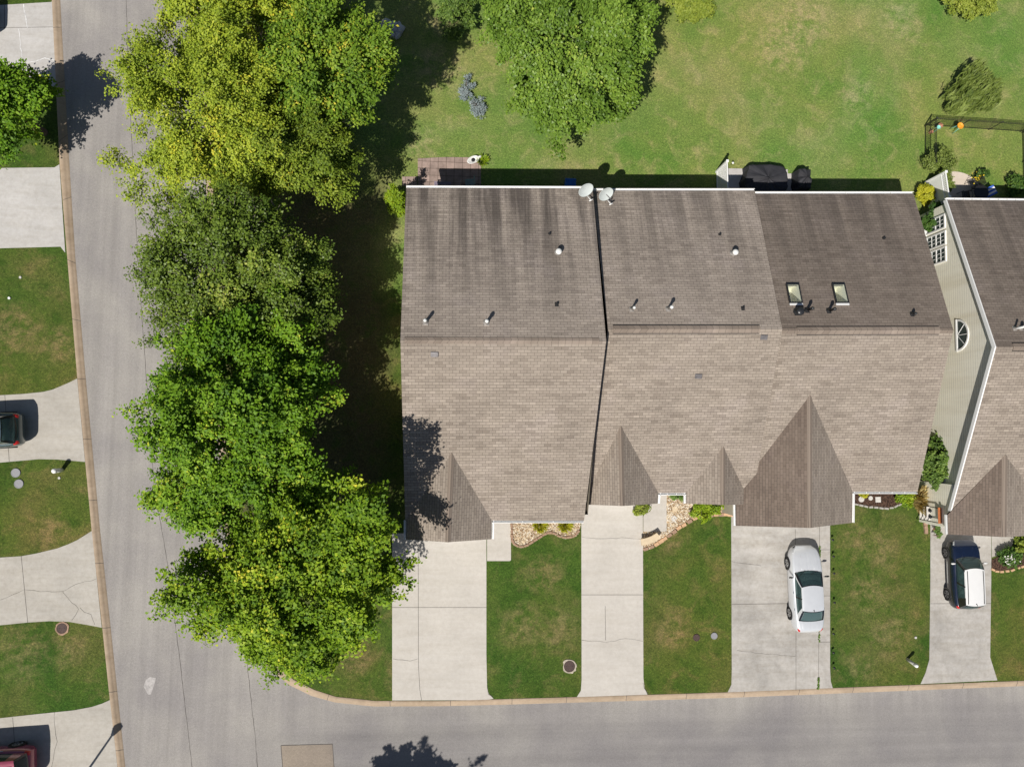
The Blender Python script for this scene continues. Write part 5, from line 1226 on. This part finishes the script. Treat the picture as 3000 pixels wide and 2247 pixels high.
SUV = dict(cat='car', L=4.65, W=1.86, H=1.70, R=.36, wheels=(.20, .80), cowl=.72, doors=(.25, .45, .68), hood_end=.96, tl=(.60, .80), belt=1.10, glass_u=.84, bp=.48,
    w=[(0, .78), (.01, .84), (.04, .92), (.1, .97), (.2, 1), (.8, 1), (.9, .95), (.95, .86), (.985, .72), (1, .56)],
    zt=[(0, .85), (.012, 1.02), (.04, 1.10), (.2, 1.08), (.5, 1.04), (.73, 1.08), (.85, 1.02), (.94, .92), (.985, .78), (1, .66)],
    zb=[(0, .46), (.03, .34), (.1, .27), (.9, .26), (.97, .30), (1, .40)], gh=(.725, .58, .12, .035, .86, .66, .80))
VAN = dict(SUV); VAN.update(L=5.0, W=1.92, H=1.76, gh=(.78, .62, .085, .03, .86, .70, .80), cowl=.78)
car('sedan', 'silver four door sedan parked on the third driveway', P(2345, 1716, 0), math.radians(91.8), SEDAN, 'silver')
car('hatchback', 'dark blue small hatchback with a white roof on the last driveway', P(2801, 1674, 0), math.radians(90.8), CROSS, 'navy', 'roof_white', lower='black_paint', rim='alloy_dark', rails=True)
def rear_at(px, z, sp, deg):
    p = P(*px, z); p.z = .014; a = math.radians(deg); return p + Vector((math.cos(a), math.sin(a), 0)) * sp['L'] / 2, a
l, a = rear_at((70, 1257), .6, SUV, 184); car('suv', 'dark teal sport utility car with a glass roof at the left edge', l, a, SUV, 'teal', None, 'parked cars at the left edge', glass_roof=True, rails=True)
l, a = rear_at((104, 2236), .6, VAN, 183.5); car('van', 'dark red van with a ribbed roof at the bottom left corner', l, a, VAN, 'crimson', None, 'parked cars at the left edge', ribs=True)
l, a = rear_at((-20, 48), .6, SUV, 183); car('suv', 'dark car beyond the left edge, shown only by its shadow on the top driveway', l, a, SUV, 'black_paint', None, 'parked cars at the left edge')

# ------------------------------------------------------------------ back gardens
# pink paved patio of the first house
tp = NT('pink_paving'); br = tp.n.new('ShaderNodeTexBrick'); br.inputs['Scale'].default_value = 1; br.inputs['Brick Width'].default_value = .46; br.inputs['Row Height'].default_value = .40; br.inputs['Mortar Size'].default_value = .012; br.offset = .0
br.inputs['Color1'].default_value = (.36, .27, .235, 1); br.inputs['Color2'].default_value = (.27, .205, .18, 1); br.inputs['Mortar'].default_value = (.10, .075, .06, 1)
tp.lk(tp.tc(), br.inputs['Vector']); tp.color(tp.mix(br.outputs['Color'], tp.ramp(tp.noise(tp.tc(), 3, 6, .7), [(.3, .72), (.7, 1.2)]), 1, 'MULTIPLY')); tp.rough(.85, .2); tp.bump(br.outputs['Fac'], .4, -.01)
struct(sheet('patio', px_poly([(1224, 465), (1300, 461), (1409, 462), (1409, 640), (1224, 640)], .04), .04, tp.m, .1))
struct(sheet('patio', px_poly([(1178, 518), (1222, 518), (1222, 545), (1178, 545)], .03), .03, tp.m, .1))
p = P(1386, 472, .04); pot = MB().lathe([(.16, 0), (.27, .14), (.30, .2), (.26, .2), (.2, .12), (.02, .11)], p, 20, Matrix.Rotation(.45, 4, 'Z'), 1.25, .72)
pot.tube([p + Vector((.27, .10, .16)), p + Vector((.40, .19, .24)), p + Vector((.48, .25, .2))], [.10, .07, .02], 8)
o = thing('planter', 'white shell shaped planter on the pink paved patio', 'planter', p); pot.build('bowl', M['pipe_white'], o, True)
MB().lathe([(.11, .13), (.11, .17), (.02, .19)], p, 12).build('soil', M['dark'], o)
def slat_bench(label, p, w, d, h, mat, rz=0, nm='garden_table', cat='table'):
    o = thing(nm, label, cat, p, rz); m = MB()
    for k in range(5): m.box((0, d * (k / 4 - .5), h), (w, d / 5.6, .03), bev=.006)
    m.build('top', M[mat], o, local=True)
    for sx in (-1, 1):
        for sy in (-1, 1): MB().box((sx * (w / 2 - .05), sy * (d / 2 - .05), h / 2), (.05, .05, h - .03)).build('leg', M[mat], o, local=True)
    return o
slat_bench('lilac grey slatted bench in the roof shadow on the pink patio', P(1297, 553, .04), .95, .4, .45, 'lilac', 0, 'garden_bench', 'bench')
o = thing('garden_chair', 'grey green plastic chair in the roof shadow on the pink patio', 'chair', P(1376, 545, .04), .1)
MB().box((0, 0, .42), (.52, .5, .05), bev=.02).build('seat', M['teal_grey'], o, local=True); MB().box((.27, 0.05, .64), (.05, .5, .45), bev=.02).build('backrest', M['teal_grey'], o, local=True)
for sx in (-1, 1):
    for sy in (-1, 1): MB().box((sx * .22, sy * .2, .2), (.045, .045, .4)).build('leg', M['teal_grey'], o, local=True)
o = thing('storage_bin', 'blue plastic bin on the grass behind the first house', 'bin', P(1667, 545), 0)
MB().box((0, 0, .27), (.58, .44, .54), bev=.04).build('tub', M['blue'], o, local=True); MB().box((0, 0, .56), (.64, .5, .06), bev=.025).build('lid', M['blue'], o, local=True)
# boulders
def rock(label, px, s, seed):
    rg = np.random.default_rng(seed); p = P(*px); V, Fc = [], []; nu, nv = 14, 8
    ph = rg.uniform(0, 6, 5)
    for j in range(nv + 1):
        for i in range(nu):
            a, b = 2 * math.pi * i / nu, math.pi * j / nv; r = 1 + .22 * math.sin(2 * a + ph[0] + b) + .18 * math.sin(5 * a + ph[1]) * math.sin(b) + .15 * math.sin(3 * b + ph[2]) + rg.normal(0, .07)
            V.append((p.x + s[0] * r * math.sin(b) * math.cos(a), p.y + s[1] * r * math.sin(b) * math.sin(a), s[2] * (.4 + r * math.cos(b))))
    for j in range(nv):
        for i in range(nu): Fc.append((j * nu + i, (j + 1) * nu + i, (j + 1) * nu + (i + 1) % nu, j * nu + (i + 1) % nu))
    tag(mesh_from('boulder', V, Fc, M['rock']), label, 'boulder', 'grey white boulders beside the tree row')
rock('largest grey white boulder of the pile in the tree shade', (1137, 85), (.55, .42, .4), 1); rock('dark edged boulder right of the largest one in the pile', (1166, 88), (.34, .36, .33), 2); rock('smallest boulder below the other two in the pile', (1158, 108), (.26, .24, .25), 3)
# third house: slab, lattice screen, covered furniture
struct(sheet('patio', px_poly([(2134, 494), (2308, 497), (2308, 509), (2354, 510), (2354, 640), (2134, 640)], .03), .03, M['drive_white'], .1))
def lattice_screen(label, a, b, h, solid, cat='screen', tops=.4):
    a, b = Vector(a), Vector(b); d = b - a; Ln = d.length; rz = math.atan2(d.y, d.x); o = thing('lattice_screen', label, cat, (a + b) / 2, rz)
    for x in (-Ln / 2, Ln / 2): MB().box((x, 0, h / 2), (.11, .11, h), bev=.01).box((x, 0, h + .03), (.15, .15, .05), bev=.012).build('post', M['white'], o, local=True)
    m = MB(); inner = Ln - .12
    if solid: m.box((0, 0, (h - tops) / 2 + .02), (inner, .04, h - tops - .1)); m.build('panel', M['white'], o, local=True)
    z0, z1 = (h - tops, h - .05) if solid else (.15, h - .05); l = MB()
    l.box((0, 0, z0), (inner, .06, .06)); l.box((0, 0, z1), (inner, .06, .06))
    n = int(inner / .13); hh = z1 - z0 - .06
    for k in range(-int(hh / .13), n + 1):
        for sg in (1, -1):
            x0 = -inner / 2 + k * .13; x1 = x0 + hh; t0 = max(0, (-inner / 2 - x0) / hh); t1 = min(1, (inner / 2 - x0) / hh)
            if t1 - t0 < .05: continue
            pa, pb = (x0 + hh * t0, z0 + .03 + hh * t0), (x0 + hh * t1, z0 + .03 + hh * t1)
            if sg < 0: pa, pb = (-pa[0], pa[1]), (-pb[0], pb[1])
            c = ((pa[0] + pb[0]) / 2, .006 * sg, (pa[1] + pb[1]) / 2); ln = math.hypot(pb[0] - pa[0], pb[1] - pa[1]); an = math.atan2(pb[1] - pa[1], pb[0] - pa[0])
            l.box(c, (ln, .01, .035), M4=Matrix.Rotation(-an, 4, 'Y'))
    l.build('lattice', M['white'], o, local=True)
lattice_screen('white lattice screen between the middle house and the covered furniture', P(2098, 505, 0), P(2100, 585, 0), 1.75, False, tops=.6)
def cover_heap(name, label, cat, c, rx, ry, h, seed, rz=0, boxy=False, ridge=.0):
    rg = np.random.default_rng(seed); V, Fc = [], []; nu, nv = 40, 14; ph = rg.uniform(0, 6.28, 8)
    for j in range(nv + 1):
        s = j / nv
        for i in range(nu):
            a = 2 * math.pi * i / nu; sq = 1 / max(abs(math.cos(a)), abs(math.sin(a))) ; shp = (1 + (sq - 1) * (.9 if boxy else .35))
            r = 1 - .0 * s if s < .55 else 1 - (s - .55) / .45 * 1.0
            r = (1.0 - .10 * s if s < .6 else .94 * (1 - ((s - .6) / .4) ** 1.15)); r = max(r, .001)
            fold = 1 + .05 * math.sin(5 * a + ph[0]) * (1 - s) + .03 * math.sin(9 * a + ph[1]) * (1 - s) + .02 * math.sin(14 * a + ph[2])
            z = h * (min(1, s / .6) * .78 + max(0, s - .6) / .4 * .22) + h * .05 * math.sin(3 * a + ph[3]) * (s > .3) + h * .04 * math.sin(7 * a + ph[4] + 5 * s) * (s > .2)
            V.append((rx * r * shp * fold * math.cos(a), ry * r * shp * fold * math.sin(a), max(.0, z)))
    for j in range(nv):
        for i in range(nu): Fc.append((j * nu + i, j * nu + (i + 1) % nu, (j + 1) * nu + (i + 1) % nu, (j + 1) * nu + i))
    Fc.append(tuple(nv * nu + i for i in range(nu)))
    V = [(c.x + x * math.cos(rz) - y * math.sin(rz), c.y + x * math.sin(rz) + y * math.cos(rz), c.z + z) for x, y, z in V]
    return tag(mesh_from(name, V, Fc, M['cloth_black']), label, cat)
cover_heap('covered_table', 'patio table and chairs under a creased black cover behind the third house', 'covered furniture', P(2231, 540, .03), 1.35, 1.0, 1.0, 1)
cover_heap('covered_grill', 'grill under a tall black cover at the end of the concrete patio', 'covered grill', P(2337, 539, .03), .40, .62, 1.15, 6, 0, True)
p = P(2141, 484, 0); o = thing('garden_light', 'small white topped garden light on the grass beside the lattice screen', 'garden light', p)
MB().lathe([(.012, 0), (.012, .3)], p, 6).build('stake', M['black_metal'], o); MB().lathe([(.05, .28), (.07, .34), (.05, .37), (.01, .38)], p, 10).build('lamp_head', M['white'], o, True)
p = P(2118, 535, .03); tag(MB().lathe([(.10, 0), (.13, .16), (.15, .17), (.15, .19), (.11, .19), (.1, .13), (.01, .13)], p, 16).build('flower_pot', M['blue']), 'small blue pot at the foot of the lattice screen', 'pot')
# fourth house garden
def bar_fence(label, a, b, h=1.15, sp=.115, post=1.85):
    a, b = Vector(a), Vector(b); d = b - a; L = d.length; rz = math.atan2(d.y, d.x); o = thing('metal_fence', label, 'fence', a, rz)
    n = max(1, round(L / post))
    for k in range(n + 1): MB().box((L * k / n, 0, h / 2), (.045, .045, h + .06), bev=.008).box((L * k / n, 0, h + .045), (.06, .06, .03), bev=.01).build('post', M['black_metal'], o, local=True)
    m = MB()
    for z in (.12, h - .16, h - .03): m.box((L / 2, 0, z), (L - .06, .022, .026))
    for k in range(int(L / sp)): m.box((sp * (k + .5), 0, h / 2 + .0), (.015, .014, h - .14))
    m.build('pickets', M['black_metal'], o, local=True)
f0, f1 = P(2708, 369), P(3080, 393)
bar_fence('black metal picket fence along the far side of the small garden', f0, f1); bar_fence('black metal picket fence along the left side of the small garden', P(2708, 371), P(2707, 495)); bar_fence('black metal picket fence at the right photo edge', P(2993, 390), P(2996, 560))
lattice_screen('white vinyl privacy screen with a lattice top beside the round patio', P(2710, 536, 0), P(2720, 606, 0), 1.85, True, tops=.42)
c = P(2800, 572, .02); pts = [(c.x + 1.75 * math.cos(a), c.y + 1.45 * math.sin(a)) for a in np.linspace(0, 2 * math.pi, 40, endpoint=False)]
struct(sheet('patio', pts, .025, M['patio_pale'], .1))
def mesh_chair(label, p, rz):
    o = thing('patio_chair', label, 'chair', p, rz)
    m = MB()
    for k in range(9): m.box((0, -.22 + .055 * k, .43), (.46, .04, .012))
    m.build('seat', M['black_metal'], o, local=True); m = MB()
    for k in range(10): m.box((-.24 - .02 * k * .5, 0, .5 + .05 * k), (.012, .44, .035))
    m.build('backrest', M['black_metal'], o, local=True)
    for sy in (-1, 1):
        MB().tube([(.22, sy * .24, 0), (.22, sy * .25, .62), (-.1, sy * .26, .66), (-.26, sy * .24, .62)], .016, 6).build('arm', M['black_metal'], o, True, local=True)
        MB().tube([(-.24, sy * .23, 0), (-.23, sy * .23, .5), (-.34, sy * .22, 1.0)], .016, 6).build('leg', M['black_metal'], o, True, local=True)
mesh_chair('black mesh patio chair in the sun at the edge of the round patio', P(2838, 548, .025), math.radians(200)); mesh_chair('black mesh patio chair turned to the house in the shadow', P(2815, 578, .025), math.radians(100))
o = thing('patio_table', 'round black metal table in the house shadow on the round patio', 'table', P(2850, 575, .025))
MB().lathe([(.45, .68), (.46, .70), (.46, .715), (.01, .715)], (0, 0, 0), 24).build('tabletop', M['black_metal'], o, local=True)
for k in range(3): MB().tube([(.1 * math.cos(k * 2.1), .1 * math.sin(k * 2.1), .68), (.36 * math.cos(k * 2.1), .36 * math.sin(k * 2.1), 0)], .018, 6).build('leg', M['black_metal'], o, True, local=True)
o = thing('folding_chair', 'blue and white striped folding chair behind the right house', 'chair', P(2878, 572, .02), math.radians(28))
m = MB(); m2 = MB()
for k in range(5): (m if k % 2 == 0 else m2).box((0, -.22 + .11 * k, .52 + .0), (.75, .108, .015), M4=Matrix.Rotation(-.5, 4, 'Y'))
m.build('sling', M['blue_stripe'], o, local=True); m2.build('sling_stripe', M['white'], o, local=True)
for sy in (-1, 1): MB().tube([(-.36, sy * .28, .0), (.36, sy * .28, .72)], .016, 6).tube([(.34, sy * .29, 0), (-.3, sy * .29, .42)], .016, 6).build('leg', M['black_metal'], o, True, local=True)
def stand(name, label, px, h, r, top, legm='aqua', cat='plant stand'):
    p = P(*px); o = thing(name, label, cat, p)
    MB().lathe([(r * .5, h - .12), (r * .9, h - .03), (r, h), (r * .88, h), (r * .7, h - .05), (r * .15, h - .06), (r * .1, h - .02), (.005, h - .02)], p, 22).build('dish', M[top], o, True)
    for k in range(3):
        a = k * 2.094 + .5; MB().tube([p + Vector((r * .5 * math.cos(a), r * .5 * math.sin(a), h - .1)), p + Vector((r * 1.0 * math.cos(a), r * 1.0 * math.sin(a), 0))], .016, 6).build('leg', M[legm], o, True)
stand('bird_bath', 'orange dish on aqua legs inside the black fence', (2789, 384), .75, .20, 'orange', cat='bird bath'); stand('plant_stand', 'small aqua dish on aqua legs in the fence corner', (2733, 384), .55, .12, 'aqua')
def flower_pot(label, px, r, h, mat, z=0, plant=None, seed=0):
    p = P(*px, z); o = thing('flower_pot', label, 'pot', p)
    MB().lathe([(r * .65, 0), (r * .92, h * .85), (r, h * .86), (r, h), (r * .86, h), (r * .82, h * .8), (.01, h * .8)], p, 18).build('pot', M[mat], o)
    if plant:
        rg = np.random.default_rng(seed); L = [(p.x, p.y, z + h + r * .5, r * 1.3, r * 1.3, r * .9)]; pp, nr, ax, ti, cl = crown_pts(L, 40, 16, .18, .05, rg, .3, .25, -.2)
        leaves_mesh('plant', pp, nr, ax, .09 * rg.uniform(.7, 1.3, len(pp)), ti, M[plant], o)
flower_pot('terracotta pot with a dark rim in the fence corner, larger one', (2746, 374), .15, .32, 'terracotta'); flower_pot('terracotta pot by the fence corner, smaller one', (2723, 390), .11, .22, 'terracotta')
flower_pot('pot of green leaves on the walk by the side porch', (2738, 1551), .17, .3, 'terracotta', 0, 'leaf_weed', 3)
# small side porch group
b = P(2692, 1498, 0); b.x = H4.xl - .24
o = thing('potting_rack', 'tall potting rack with an orange board top against the pale wall', 'rack', b)
MB().box((b.x, b.y, 1.95), (.34, .88, .05), bev=.01).build('top_board', M['wood_orange'], o); MB().box((b.x + .14, b.y, 1.5), (.03, .80, .84)).build('back_panel', M['stone_pale'], o)
for k, z in enumerate((.35, .65, .95)): MB().box((b.x, b.y, z), (.30, .80, .035)).build('shelf', M['stone_pale'], o)
for sy in (-1, 1):
    for sx in (-1, 1): MB().box((b.x + sx * .13, b.y + sy * .41, .96), (.045, .045, 1.92)).build('leg', M['black_metal'], o)
for k in (-.18, .16): MB().lathe([(.03, 0), (.09, .03), (.10, .10), (.05, .17), (.02, .2)], (b.x, b.y + k, .97), 12).build('ornament', M['dark'], o, True)
q = H4.yf + .06; MB().box((H4.xl - .05, q, 1.35), (.09, .07, 2.7), bev=.015).box((H4.xl - .11, q, .05), (.25, .07, .07), bev=.015).build('downspout', M['white'], H4.o)
o = thing('garden_flag', 'small pink and white garden flag on the driveway edge', 'flag', P(2735, 1566)); b = P(2735, 1566)
MB().tube([b, b + Vector((0, 0, .5))], .01, 6).build('pole', M['black_metal'], o); MB().box(b + Vector((-.13, 0, .36)), (.26, .012, .22)).build('cloth', M['petal_pink'], o)
